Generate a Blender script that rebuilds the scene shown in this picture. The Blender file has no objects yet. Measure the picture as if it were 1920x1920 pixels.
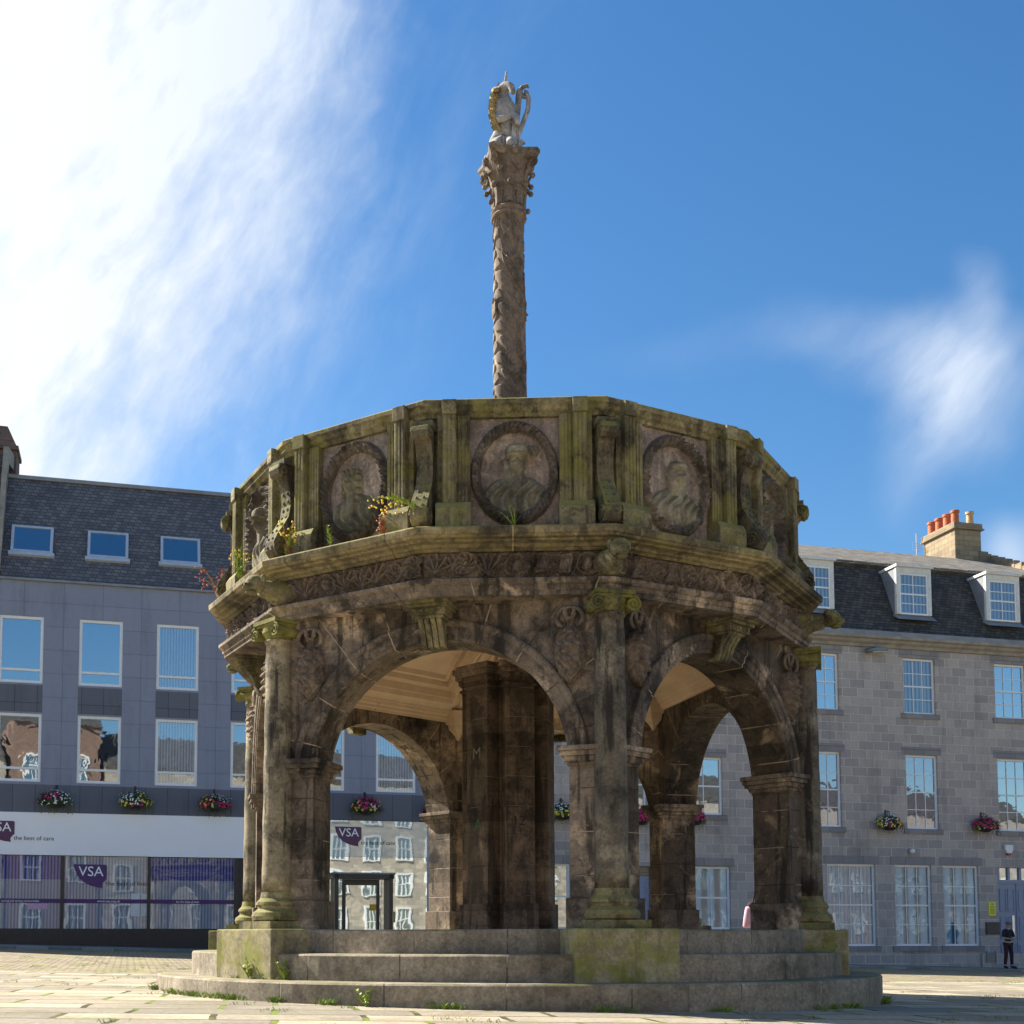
import bpy, bmesh, math, random
import numpy as np
from mathutils import Vector, Matrix, noise as mnoise
R = math.radians
random.seed(7)
sc = bpy.context.scene
col = sc.collection
# ------------------------------------------------------------------ camera
cam = bpy.data.cameras.new('camera'); camo = bpy.data.objects.new('camera', cam); col.objects.link(camo)
camo.location = (0, 0, 0); camo.rotation_euler = (R(90) + 0.0701, 0, 0)
cam.sensor_width = 36; cam.lens = 2270.2 / 1920 * 36
cam.shift_x = (960 - 808.8) / 1920; cam.shift_y = (1596.3 - 960) / 1920
cam.clip_start = 0.1; cam.clip_end = 3000
sc.camera = camo
# ------------------------------------------------------------------ light
SUN_AZ = R(60)        # measured from +Y towards -X
SUN_EL = R(40)
sd = Vector((-math.sin(SUN_AZ) * math.cos(SUN_EL), math.cos(SUN_AZ) * math.cos(SUN_EL), math.sin(SUN_EL)))
sun = bpy.data.lights.new('sun', 'SUN'); suno = bpy.data.objects.new('sun', sun); col.objects.link(suno)
sun.energy = 5.0; sun.angle = R(0.6); sun.color = (1.0, 0.93, 0.80)
suno.rotation_euler = sd.to_track_quat('Z', 'Y').to_euler()
sc.view_settings.view_transform = 'Standard'; sc.view_settings.look = 'None'
sc.view_settings.exposure = 1.45; sc.view_settings.gamma = 1.0
sc.render.engine = 'CYCLES'

def nnode(nt, t, **k):
    n = nt.nodes.new(t)
    for a, b in k.items(): setattr(n, a, b)
    return n

class NT:
    """small helper for building node trees"""
    def __init__(s, nt): s.nt = nt; s.nt.nodes.clear()
    def n(s, t, **k): return nnode(s.nt, t, **k)
    def l(s, a, b): s.nt.links.new(a, b)
    def put(s, sock, v):
        if v is None: return
        if isinstance(v, bpy.types.NodeSocket): s.l(v, sock)
        else:
            if isinstance(v, (tuple, list)) and sock.type == 'RGBA' and len(v) == 3: v = (*v, 1)
            sock.default_value = v
    def m(s, op, a, b=None, c=None, clamp=False):
        n = s.n('ShaderNodeMath', operation=op); n.use_clamp = clamp
        for i, v in enumerate((a, b, c)): s.put(n.inputs[i], v)
        return n.outputs[0]
    def vm(s, op, a, b=None):
        n = s.n('ShaderNodeVectorMath', operation=op)
        s.put(n.inputs[0], a); s.put(n.inputs[1], b)
        return n.outputs[0]
    def mix(s, f, a, b, bt='MIX'):
        n = s.n('ShaderNodeMix', data_type='RGBA', blend_type=bt); n.clamp_factor = True
        s.put(n.inputs[0], f); s.put(n.inputs[6], a); s.put(n.inputs[7], b)
        return n.outputs[2]
    def ramp(s, f, pts, interp='LINEAR'):
        n = s.n('ShaderNodeValToRGB'); cr = n.color_ramp; cr.interpolation = interp
        while len(cr.elements) < len(pts): cr.elements.new(0.5)
        for e, (p, c) in zip(cr.elements, pts):
            e.position = p
            e.color = (c, c, c, 1) if isinstance(c, (int, float)) else (*c, 1)
        s.put(n.inputs[0], f)
        return n.outputs[0]
    def noise(s, vec, scale, detail=4, rough=0.55, dist=0.0, col=False):
        n = s.n('ShaderNodeTexNoise'); s.put(n.inputs['Vector'], vec)
        n.inputs['Scale'].default_value = scale; n.inputs['Detail'].default_value = detail
        n.inputs['Roughness'].default_value = rough; n.inputs['Distortion'].default_value = dist
        return n.outputs[1 if col else 0]
    def voro(s, vec, scale, feature='F1', rnd=1.0):
        n = s.n('ShaderNodeTexVoronoi', feature=feature); s.put(n.inputs['Vector'], vec)
        n.inputs['Scale'].default_value = scale; n.inputs['Randomness'].default_value = rnd
        return n.outputs[0]
    def smooth(s, v, a, b):
        n = s.n('ShaderNodeMapRange', interpolation_type='SMOOTHSTEP')
        s.put(n.inputs[0], v); n.inputs[1].default_value = a; n.inputs[2].default_value = b
        return n.outputs[0]
    def xyz(s, v):
        n = s.n('ShaderNodeSeparateXYZ'); s.put(n.inputs[0], v); return n.outputs
    def comb(s, x, y, z):
        n = s.n('ShaderNodeCombineXYZ'); s.put(n.inputs[0], x); s.put(n.inputs[1], y); s.put(n.inputs[2], z); return n.outputs[0]
    def brick(s, vec, w, h, mortar, c1, c2, cm, off=0.5, bias=0.0, smooth=0.1):
        n = s.n('ShaderNodeTexBrick'); s.put(n.inputs['Vector'], vec)
        s.put(n.inputs['Color1'], c1); s.put(n.inputs['Color2'], c2); s.put(n.inputs['Mortar'], cm)
        n.inputs['Scale'].default_value = 1; n.inputs['Mortar Size'].default_value = mortar
        n.inputs['Mortar Smooth'].default_value = smooth; n.inputs['Bias'].default_value = bias
        n.inputs['Brick Width'].default_value = w; n.inputs['Row Height'].default_value = h
        n.offset = off
        return n.outputs['Color'], n.outputs['Fac']
    def bump(s, h, strength=0.5, dist=0.01, normal=None):
        n = s.n('ShaderNodeBump'); s.put(n.inputs['Height'], h)
        n.inputs['Strength'].default_value = strength; n.inputs['Distance'].default_value = dist
        if normal is not None: s.put(n.inputs['Normal'], normal)
        return n.outputs[0]
    def out(s, color, rough=0.8, normal=None, metallic=0.0, spec=0.5):
        p = s.n('ShaderNodeBsdfPrincipled'); o = s.n('ShaderNodeOutputMaterial')
        s.put(p.inputs['Base Color'], color); s.put(p.inputs['Roughness'], rough)
        s.put(p.inputs['Metallic'], metallic); p.inputs['Specular IOR Level'].default_value = spec
        if normal is not None: s.put(p.inputs['Normal'], normal)
        s.l(p.outputs[0], o.inputs[0]); return p

# ------------------------------------------------------------------ sky
w = bpy.data.worlds.new('World'); sc.world = w; w.use_nodes = True
t = NT(w.node_tree)
sky = t.n('ShaderNodeTexSky', sky_type='NISHITA'); sky.sun_disc = False
sky.sun_elevation = SUN_EL; sky.sun_rotation = -SUN_AZ
sky.air_density = 1.15; sky.dust_density = 0.25; sky.ozone_density = 3.5; sky.altitude = 50
hs = t.n('ShaderNodeHueSaturation'); hs.inputs['Saturation'].default_value = 1.25; hs.inputs['Value'].default_value = 0.95; t.l(sky.outputs[0], hs.inputs['Color'])
tc = t.n('ShaderNodeTexCoord'); d = tc.outputs['Generated']
dx, dy, dz = t.xyz(d)
ay = t.m('MAXIMUM', t.m('ABSOLUTE', dy), 0.05)
X = t.m('DIVIDE', dx, ay); Z = t.m('DIVIDE', dz, ay)
# cirrus: streaked fibres; directions fixed on the sky dome
P = t.comb(X, Z, 0.0)
warp = t.noise(P, 2.2, 5, 0.55, col=True)
Pw = t.vm('ADD', P, t.vm('SCALE', t.vm('SUBTRACT', warp, (0.5, 0.5, 0.5)), None))
t.nt.nodes[-1]
sclnode = [n for n in t.nt.nodes if n.bl_idname == 'ShaderNodeVectorMath' and n.operation == 'SCALE'][0]
sclnode.inputs['Scale'].default_value = 0.16
mp = t.n('ShaderNodeMapping', vector_type='TEXTURE'); t.put(mp.inputs[0], Pw); mp.inputs['Rotation'].default_value = (0, 0, R(66)); mp.inputs['Scale'].default_value = (1 / 3.4, 1 / 11.0, 1)
fib = t.noise(mp.outputs[0], 1.0, 8, 0.62)
mp2 = t.n('ShaderNodeMapping', vector_type='TEXTURE'); t.put(mp2.inputs[0], Pw); mp2.inputs['Rotation'].default_value = (0, 0, R(48)); mp2.inputs['Scale'].default_value = (1 / 8.0, 1 / 30.0, 1)
fib2 = t.noise(mp2.outputs[0], 1.0, 6, 0.6)
soft = t.noise(P, 5.0, 6, 0.6, 0.4)
Xw, Zw, _ = t.xyz(Pw)
# big bank on the left: everything left of a wandering edge
edge = t.ramp(Zw, [(0.0, 0.30), (0.32, 0.30), (0.42, 0.325), (0.55, 0.40), (0.72, 0.47), (0.86, 0.50), (1.0, 0.52)])  # 0.5 == X 0
edgeX = t.m('SUBTRACT', edge, 0.508)
dd = t.m('SUBTRACT', edgeX, Xw)                      # positive inside the bank
dd = t.m('ADD', dd, t.m('ADD', t.m('MULTIPLY', t.m('SUBTRACT', fib, 0.5), 0.10), t.m('MULTIPLY', t.m('SUBTRACT', soft, 0.5), 0.12)))
bank = t.m('POWER', t.smooth(dd, -0.05, 0.20), 0.8)
mott = t.m('ADD', t.m('MULTIPLY', t.smooth(soft, 0.30, 0.70), 0.30), t.m('ADD', t.m('MULTIPLY', t.smooth(fib, 0.35, 0.68), 0.22), t.m('MULTIPLY', t.smooth(fib2, 0.35, 0.65), 0.14)))
bank = t.m('MULTIPLY', bank, t.m('ADD', 0.54, mott), clamp=True)
core = t.smooth(t.m('SUBTRACT', t.m('MULTIPLY', Zw, 0.30), Xw), 0.42, 0.66)
bank = t.m('ADD', bank, t.m('MULTIPLY', core, 0.30), clamp=True)
veil = t.m('MULTIPLY', t.smooth(dd, -0.20, 0.05), t.m('MULTIPLY', t.smooth(fib, 0.30, 0.85), 0.30))
def blob(cx, cz, sx, sz, rot):
    q = t.n('ShaderNodeMapping', vector_type='TEXTURE'); t.put(q.inputs[0], Pw)
    q.inputs['Location'].default_value = (cx, cz, 0); q.inputs['Rotation'].default_value = (0, 0, R(rot)); q.inputs['Scale'].default_value = (sx, sz, 1)
    ln = t.n('ShaderNodeVectorMath', operation='LENGTH'); t.l(q.outputs[0], ln.inputs[0])
    return t.smooth(ln.outputs['Value'], 1.0, 0.0)
b1 = blob(0.450, 0.465, 0.075, 0.105, 35)
b2 = blob(0.400, 0.490, 0.140, 0.060, -14)
b3 = blob(0.422, 0.425, 0.050, 0.100, -14)
b4 = blob(0.505, 0.320, 0.045, 0.045, 30)
b5 = blob(0.290, 0.500, 0.200, 0.035, 8)
b6 = blob(0.455, 0.545, 0.030, 0.060, 12)
wisp = t.m('ADD', t.m('MULTIPLY', b1, 0.72), t.m('ADD', t.m('MULTIPLY', b2, 0.30), t.m('MULTIPLY', b3, 0.40)))
wisp = t.m('ADD', wisp, t.m('ADD', t.m('MULTIPLY', b5, 0.08), t.m('MULTIPLY', b6, 0.35)))
wisp = t.m('MULTIPLY', wisp, t.smooth(t.m('ADD', t.m('MULTIPLY', fib, 0.55), t.m('MULTIPLY', fib2, 0.45)), 0.12, 0.74))
wisp = t.m('ADD', wisp, t.m('MULTIPLY', b4, 0.6), clamp=True)
cl = t.m('ADD', bank, t.m('ADD', wisp, veil), clamp=True)
cl = t.m('MULTIPLY', cl, t.m('MULTIPLY', t.smooth(dz, -0.02, 0.06), t.smooth(dy, -0.25, 0.10)))
cc = t.mix(t.smooth(Xw, -0.35, -0.05), (5.9, 6.2, 6.5), (4.7, 5.3, 6.2))
skycol = t.mix(cl, hs.outputs[0], cc)
bg = t.n('ShaderNodeBackground'); t.put(bg.inputs[0], skycol); bg.inputs[1].default_value = 0.062
wo = t.n('ShaderNodeOutputWorld'); t.l(bg.outputs[0], wo.inputs[0])

# ------------------------------------------------------------------ materials
MAT = {}
def mat(name):
    m_ = bpy.data.materials.new(name); m_.use_nodes = True; MAT[name] = m_; return NT(m_.node_tree)
def geo(t): g = t.n('ShaderNodeNewGeometry'); return g.outputs['Position'], g.outputs['Normal']
def objc(t): return t.n('ShaderNodeTexCoord').outputs['Object']

def stone(name, dark, mid, light, moss=0.3, mosscol=(0.150, 0.132, 0.050), joint=None, streak=0.5, bumpd=0.012, sc_=1.0, pale=0.0, sooty=0.66):
    t = mat(name); p, nrm = geo(t)
    n1 = t.noise(p, 1.5 * sc_, 8, 0.62)
    c = t.ramp(n1, [(0.34, dark), (0.45, mid), (0.55, mid), (0.66, light)])
    n2 = t.noise(p, 9, 9, 0.72)
    c = t.mix(t.smooth(n2, 0.36, 0.60), t.mix(0.30, c, (0.02, 0.017, 0.015)), c)
    soot = t.smooth(t.noise(p, 1.3, 9, 0.78, 0.25), 0.49, 0.565)
    c = t.mix(t.m('MULTIPLY', soot, sooty), c, t.mix(t.smooth(n2, 0.4, 0.6), (0.022, 0.019, 0.017), (0.05, 0.042, 0.036)))
    n5 = t.noise(p, 34, 6, 0.75)
    c = t.mix(0.45, c, t.ramp(n5, [(0.34, 0.35), (0.5, 1.0), (0.66, 1.7)]), 'MULTIPLY')
    # soot running down the stone in streaks
    mp = t.n('ShaderNodeMapping'); t.put(mp.inputs[0], p); mp.inputs['Scale'].default_value = (7, 7, 0.8)
    s1 = t.noise(mp.outputs[0], 1.0, 6, 0.6)
    c = t.mix(t.m('MULTIPLY', t.smooth(s1, 0.53, 0.62), streak), c, (0.022, 0.019, 0.017))
    # pale leached patches
    n4 = t.noise(p, 2.6, 7, 0.7, 0.6)
    c = t.mix(t.m('MULTIPLY', t.smooth(n4, 0.58, 0.70), 0.35 + pale), c, light)
    h = t.m('ADD', t.m('MULTIPLY', t.noise(p, 11, 9, 0.75), 1.2), t.m('MULTIPLY', t.noise(p, 60, 5, 0.7), 0.4))
    if joint:
        o = objc(t); ox, oy, oz = t.xyz(o)
        if joint == 'course':
            f = t.m('FRACT', t.m('DIVIDE', t.m('ADD', oz, 0.05), 0.33)); ln = t.m('SUBTRACT', 1.0, t.smooth(t.m('ABSOLUTE', t.m('SUBTRACT', f, 0.5)), 0.0, 0.016))
        elif joint == 'arch':
            zz = t.m('SUBTRACT', oz, 1.505)
            an = t.m('ARCTAN2', ox, zz)
            rr = t.m('SQRT', t.m('ADD', t.m('MULTIPLY', ox, ox), t.m('MULTIPLY', zz, zz)))
            f = t.m('FRACT', t.m('ADD', t.m('DIVIDE', an, 0.33), 0.5))
            a1 = t.m('MULTIPLY', t.m('ABSOLUTE', t.m('SUBTRACT', f, 0.5)), t.m('MULTIPLY', rr, 0.33))
            la = t.m('SUBTRACT', 1.0, t.smooth(a1, 0.0, 0.010))
            f2 = t.m('FRACT', t.m('DIVIDE', t.m('ADD', oz, 0.05), 0.39))
            a2 = t.m('MULTIPLY', t.m('ABSOLUTE', t.m('SUBTRACT', f2, 0.5)), 0.39)
            lb = t.m('SUBTRACT', 1.0, t.smooth(a2, 0.0, 0.008))
            up = t.smooth(zz, -0.02, 0.02)
            ln = t.m('ADD', t.m('MULTIPLY', la, up), t.m('MULTIPLY', lb, t.m('SUBTRACT', 1.0, up)))
        elif joint == 'ring':
            an = t.m('ARCTAN2', ox, oy)
            f = t.m('FRACT', t.m('ADD', t.m('DIVIDE', an, 0.3491), 0.33))
            a1 = t.m('ABSOLUTE', t.m('SUBTRACT', f, 0.5)); ln = t.m('SUBTRACT', 1.0, t.smooth(a1, 0.0, 0.011))
        elif joint == 'ringfine':
            an = t.m('ARCTAN2', ox, oy)
            f = t.m('FRACT', t.m('ADD', t.m('DIVIDE', an, 0.2618), 0.2))
            a1 = t.m('ABSOLUTE', t.m('SUBTRACT', f, 0.5)); ln = t.m('SUBTRACT', 1.0, t.smooth(a1, 0.0, 0.012))
        if joint == 'arch': bid = t.m('ADD', t.m('MULTIPLY', t.m('FLOOR', t.m('ADD', t.m('DIVIDE', an, 0.33), 0.5)), up), t.m('MULTIPLY', t.m('ADD', t.m('FLOOR', t.m('DIVIDE', t.m('ADD', oz, 0.05), 0.39)), t.m('MULTIPLY', t.m('SIGN', ox), 40)), t.m('SUBTRACT', 1.0, up)))
        elif joint == 'course': bid = t.m('FLOOR', t.m('DIVIDE', t.m('ADD', oz, 0.05), 0.33))
        elif joint == 'ring': bid = t.m('FLOOR', t.m('ADD', t.m('DIVIDE', an, 0.3491), 0.33))
        else: bid = t.m('FLOOR', t.m('ADD', t.m('DIVIDE', an, 0.2618), 0.2))
        wn = t.n('ShaderNodeTexWhiteNoise', noise_dimensions='2D'); t.put(wn.inputs['Vector'], t.comb(bid, 0.37, 0.0))
        c = t.mix(0.75, c, t.ramp(wn.outputs['Value'], [(0.0, 0.70), (0.5, 0.98), (1.0, 1.25)] if joint == 'ringfine' else [(0.0, 0.45), (0.5, 0.95), (1.0, 1.5)]), 'MULTIPLY')
        jc = t.mix(t.smooth(t.noise(p, 3.5, 3), 0.45, 0.6), (0.03, 0.026, 0.022), light)
        c = t.mix(t.m('MULTIPLY', ln, 0.8), c, jc)
        h = t.m('SUBTRACT', h, t.m('MULTIPLY', ln, 0.8))
    # moss and lichen, heavier on ledges
    nz = t.xyz(nrm)[2]
    mm = t.m('ADD', t.noise(p, 2.3, 8, 0.7), t.m('MULTIPLY', t.m('MAXIMUM', nz, -0.2), 0.22))
    mm = t.m('ADD', mm, t.m('MULTIPLY', t.m('SUBTRACT', n5, 0.5), 0.25))
    mk = t.smooth(mm, 0.76 - moss * 0.5, 0.90 - moss * 0.5)
    mc = t.mix(t.noise(p, 22, 5, 0.7), t.mix(0.5, mosscol, (0.05, 0.05, 0.02)), mosscol)
    mc = t.mix(0.5, mc, t.ramp(n2, [(0.3, 0.5), (0.7, 1.6)]), 'MULTIPLY')
    c = t.mix(t.m('MULTIPLY', mk, 0.72), c, mc)
    t.out(c, t.ramp(n2, [(0.3, 0.78), (0.7, 0.96)]), t.bump(h, 0.8, bumpd * 0.62), spec=0.25)
DK = (0.024, 0.020, 0.018); MD = (0.180, 0.140, 0.108); LT = (0.50, 0.385, 0.28)
stone('sandstone', DK, MD, LT, 0.20, joint='arch', streak=0.75, pale=0.30)
stone('sandstone_plain', DK, MD, LT, 0.22, streak=0.6)
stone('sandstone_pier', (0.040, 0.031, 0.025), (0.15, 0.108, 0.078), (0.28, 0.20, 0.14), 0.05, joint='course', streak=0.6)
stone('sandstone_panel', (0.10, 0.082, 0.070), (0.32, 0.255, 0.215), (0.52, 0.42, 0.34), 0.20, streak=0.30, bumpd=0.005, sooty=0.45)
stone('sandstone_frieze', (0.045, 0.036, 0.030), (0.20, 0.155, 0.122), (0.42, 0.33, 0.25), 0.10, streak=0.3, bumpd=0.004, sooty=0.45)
stone('sandstone_mossy', (0.048, 0.042, 0.026), (0.225, 0.195, 0.108), (0.42, 0.37, 0.22), 0.56, streak=0.6, mosscol=(0.235, 0.215, 0.060))
stone('sandstone_cornice', (0.042, 0.036, 0.024), (0.22, 0.180, 0.100), (0.42, 0.34, 0.20), 0.52, joint='ring', streak=0.45, mosscol=(0.235, 0.205, 0.055), sooty=0.55)
stone('sandstone_column', (0.050, 0.045, 0.036), (0.26, 0.220, 0.150), (0.44, 0.37, 0.26), 0.34, streak=0.85, mosscol=(0.20, 0.19, 0.06))
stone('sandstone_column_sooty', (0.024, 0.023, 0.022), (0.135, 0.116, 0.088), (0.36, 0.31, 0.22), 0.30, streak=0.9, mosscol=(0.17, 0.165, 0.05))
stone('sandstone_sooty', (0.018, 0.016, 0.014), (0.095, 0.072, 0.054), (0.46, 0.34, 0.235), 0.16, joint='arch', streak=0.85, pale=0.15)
stone('wreath_stone', (0.036, 0.032, 0.030), (0.150, 0.125, 0.105), (0.33, 0.28, 0.22), 0.24, streak=0.5, bumpd=0.006)
stone('console_stone', (0.028, 0.025, 0.020), (0.140, 0.118, 0.076), (0.32, 0.27, 0.16), 0.52, streak=0.75, mosscol=(0.24, 0.23, 0.055))
stone('cone_stone', (0.040, 0.033, 0.028), (0.19, 0.145, 0.112), (0.36, 0.275, 0.20), 0.05, streak=0.35, bumpd=0.003, sooty=0.25)
stone('bust_stone', (0.070, 0.064, 0.050), (0.205, 0.182, 0.130), (0.34, 0.30, 0.21), 0.42, streak=0.3, bumpd=0.004, sooty=0.35)
stone('sandstone_shaft', (0.050, 0.040, 0.034), (0.205, 0.158, 0.122), (0.40, 0.31, 0.235), 0.0, streak=0.30, bumpd=0.005, sooty=0.5)
stone('green_capital', (0.07, 0.07, 0.03), (0.20, 0.185, 0.065), (0.33, 0.30, 0.12), 0.62, streak=0.4, mosscol=(0.24, 0.225, 0.045))
stone('marble', (0.13, 0.12, 0.11), (0.36, 0.34, 0.33), (0.54, 0.52, 0.50), -0.05, streak=0.45, bumpd=0.006, sooty=0.35)
stone('gilded_mane', (0.14, 0.10, 0.04), (0.34, 0.26, 0.12), (0.56, 0.52, 0.44), 0.1, streak=0.5, bumpd=0.01, sooty=0.4)
stone('granite_step', (0.17, 0.142, 0.108), (0.27, 0.230, 0.175), (0.37, 0.32, 0.245), 0.22, mosscol=(0.18, 0.175, 0.05), joint='ringfine', streak=0.15, sooty=0.25, bumpd=0.006)
stone('granite_block', (0.16, 0.14, 0.10), (0.33, 0.285, 0.175), (0.45, 0.39, 0.26), 0.58, mosscol=(0.23, 0.24, 0.035), streak=0.4, sooty=0.25, bumpd=0.006)

t = mat('plaster_ceiling'); p, _ = geo(t)
c = t.ramp(t.noise(p, 3, 6, 0.6), [(0.3, (0.55, 0.40, 0.28)), (0.7, (0.70, 0.53, 0.39))])
c = t.mix(t.m('MULTIPLY', t.smooth(t.noise(p, 6, 9, 0.8), 0.60, 0.66), 0.7), c, (0.14, 0.085, 0.05))
t.out(c, 0.9, t.bump(t.noise(p, 30, 4), 0.4, 0.005), spec=0.2)

def plain(name, colr, rough=0.6, var=0.12, metallic=0.0, spec=0.5, scl=8, bump=0.0):
    t = mat(name); p, _ = geo(t)
    dk = tuple(v * (1 - var) for v in colr); lt = tuple(min(1, v * (1 + var)) for v in colr)
    c = t.ramp(t.noise(p, scl, 5, 0.6), [(0.3, dk), (0.7, lt)])
    t.out(c, rough, t.bump(t.noise(p, scl * 6, 3), 0.4, bump) if bump else None, metallic, spec)
plain('white_paint', (0.78, 0.79, 0.80), 0.4, 0.05)
plain('weathered_white', (0.66, 0.65, 0.62), 0.6, 0.14, scl=5)
plain('skylight_frame', (0.40, 0.46, 0.55), 0.5, 0.1)
plain('dark_frame', (0.018, 0.02, 0.026), 0.35, 0.2)
plain('lead', (0.22, 0.23, 0.25), 0.6, 0.2, scl=2)
plain('gutter_stone', (0.30, 0.26, 0.21), 0.85, 0.25, scl=3)
plain('door_paint', (0.24, 0.27, 0.37), 0.5, 0.08, scl=3)
plain('blue_grey_paint', (0.30, 0.33, 0.42), 0.5, 0.08)
plain('terracotta', (0.42, 0.12, 0.05), 0.75, 0.3, scl=9)
plain('pale_clay', (0.52, 0.33, 0.17), 0.75, 0.3, scl=9)
plain('sign_white', (0.88, 0.89, 0.93), 0.35, 0.03, scl=0.6)
plain('purple', (0.060, 0.010, 0.13), 0.4, 0.08)
plain('plum', (0.095, 0.022, 0.085), 0.4, 0.08)
plain('black_text', (0.03, 0.03, 0.035), 0.5, 0.05)
plain('steel', (0.55, 0.56, 0.58), 0.3, 0.1, metallic=0.9)
plain('yellow_notice', (0.75, 0.72, 0.04), 0.6, 0.06)
plain('orange_notice', (0.80, 0.42, 0.02), 0.6, 0.06)
plain('plaque', (0.025, 0.022, 0.026), 0.4, 0.2)
plain('leaf', (0.045, 0.085, 0.02), 0.6, 0.45, scl=25)
plain('weed_leaf', (0.22, 0.30, 0.035), 0.6, 0.3, scl=25)
plain('weed_red', (0.35, 0.075, 0.03), 0.6, 0.4, scl=25)
plain('weed_yellow', (0.72, 0.50, 0.02), 0.6, 0.2, scl=25)
plain('grass_blade', (0.17, 0.24, 0.03), 0.6, 0.4, scl=6)
plain('petal_magenta', (0.50, 0.02, 0.13), 0.6, 0.25, scl=20)
plain('petal_yellow', (0.72, 0.58, 0.06), 0.6, 0.2, scl=20)
plain('petal_white', (0.80, 0.80, 0.76), 0.6, 0.08, scl=20)
plain('petal_orange', (0.75, 0.22, 0.03), 0.6, 0.2, scl=20)
plain('basket_wire', (0.02, 0.02, 0.02), 0.5, 0.2)
plain('skin', (0.45, 0.26, 0.19), 0.6, 0.08)
plain('dark_cloth', (0.012, 0.016, 0.026), 0.9, 0.3, scl=12)
plain('maroon_cloth', (0.040, 0.016, 0.024), 0.9, 0.25, scl=12)
plain('grey_cap', (0.13, 0.13, 0.19), 0.9, 0.15)
plain('pink_cloth', (0.62, 0.38, 0.50), 0.8, 0.12, scl=12)
plain('hair', (0.03, 0.02, 0.015), 0.6, 0.3)
plain('lamp_body', (0.18, 0.19, 0.21), 0.4, 0.15)
plain('lamp_glass', (0.50, 0.50, 0.46), 0.25, 0.1)
plain('alarm_white', (0.75, 0.75, 0.74), 0.4, 0.05)
plain('alarm_red', (0.35, 0.02, 0.03), 0.4, 0.05)
plain('shop_plinth', (0.012, 0.016, 0.020), 0.35, 0.3)
plain('graffiti_green', (0.035, 0.085, 0.04), 0.8, 0.3)
plain('graffiti_dark', (0.02, 0.017, 0.015), 0.8, 0.3)
plain('chalk', (0.17, 0.14, 0.11), 0.9, 0.3)

def glass(name, basec, stripes=None, refl=0.30, wav=0.010, scl=1.6, stripecol=None):
    """opaque double-glazed pane: what hangs behind it plus a mirror-like coat with slightly uneven glass"""
    t = mat(name); o = objc(t); p, _ = geo(t); ox, oy, oz = t.xyz(o)
    b = t.mix(t.noise(p, 1.3, 3), tuple(v * 0.75 for v in basec), basec)
    if stripes:
        f = t.m('FRACT', t.m('DIVIDE', ox, stripes))
        tri = t.m('ABSOLUTE', t.m('SUBTRACT', f, 0.5))
        b = t.mix(t.smooth(tri, 0.12, 0.34), stripecol or tuple(v * 0.25 for v in basec), b)
    dfs = t.n('ShaderNodeBsdfDiffuse'); t.put(dfs.inputs[0], b)
    gl = t.n('ShaderNodeBsdfGlossy'); gl.inputs['Roughness'].default_value = 0.015
    t.put(gl.inputs['Color'], (0.86, 0.95, 1.0))
    t.put(gl.inputs['Normal'], t.bump(t.noise(p, scl, 2, 0.5, 0.6), 1.0, wav))
    mx = t.n('ShaderNodeMixShader'); mx.inputs[0].default_value = refl
    t.l(dfs.outputs[0], mx.inputs[1]); t.l(gl.outputs[0], mx.inputs[2])
    o_ = t.n('ShaderNodeOutputMaterial'); t.l(mx.outputs[0], o_.inputs[0])
glass('glass_dark', (0.02, 0.03, 0.045), refl=0.42, wav=0.00162)
glass('glass_sky', (0.010, 0.040, 0.075), refl=0.46, wav=0.00054)
glass('glass_blind', (0.30, 0.36, 0.44), 0.09, refl=0.32, wav=0.00081, stripecol=(0.07, 0.11, 0.17))
glass('glass_curtain', (0.25, 0.42, 0.55), 0.5, refl=0.09, wav=0.00216)
glass('glass_net', (0.22, 0.32, 0.44), 0.16, refl=0.12, wav=0.00135, stripecol=(0.10, 0.14, 0.20))
glass('glass_shop', (0.40, 0.42, 0.47), 0.095, refl=0.08, wav=0.00135, scl=0.8, stripecol=(0.20, 0.20, 0.26))
glass('glass_shop_blue', (0.22, 0.22, 0.46), 0.095, refl=0.08, wav=0.00135, scl=0.8, stripecol=(0.035, 0.035, 0.12))
glass('glass_entrance', (0.07, 0.085, 0.085), None, refl=0.50, wav=0.00216, scl=0.7)
glass('glass_frosted', (0.42, 0.46, 0.46), None, refl=0.22, wav=0.00189, scl=0.7)
glass('glass_purple', (0.07, 0.045, 0.10), None, refl=0.34, wav=0.00270, scl=1.8)

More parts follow.
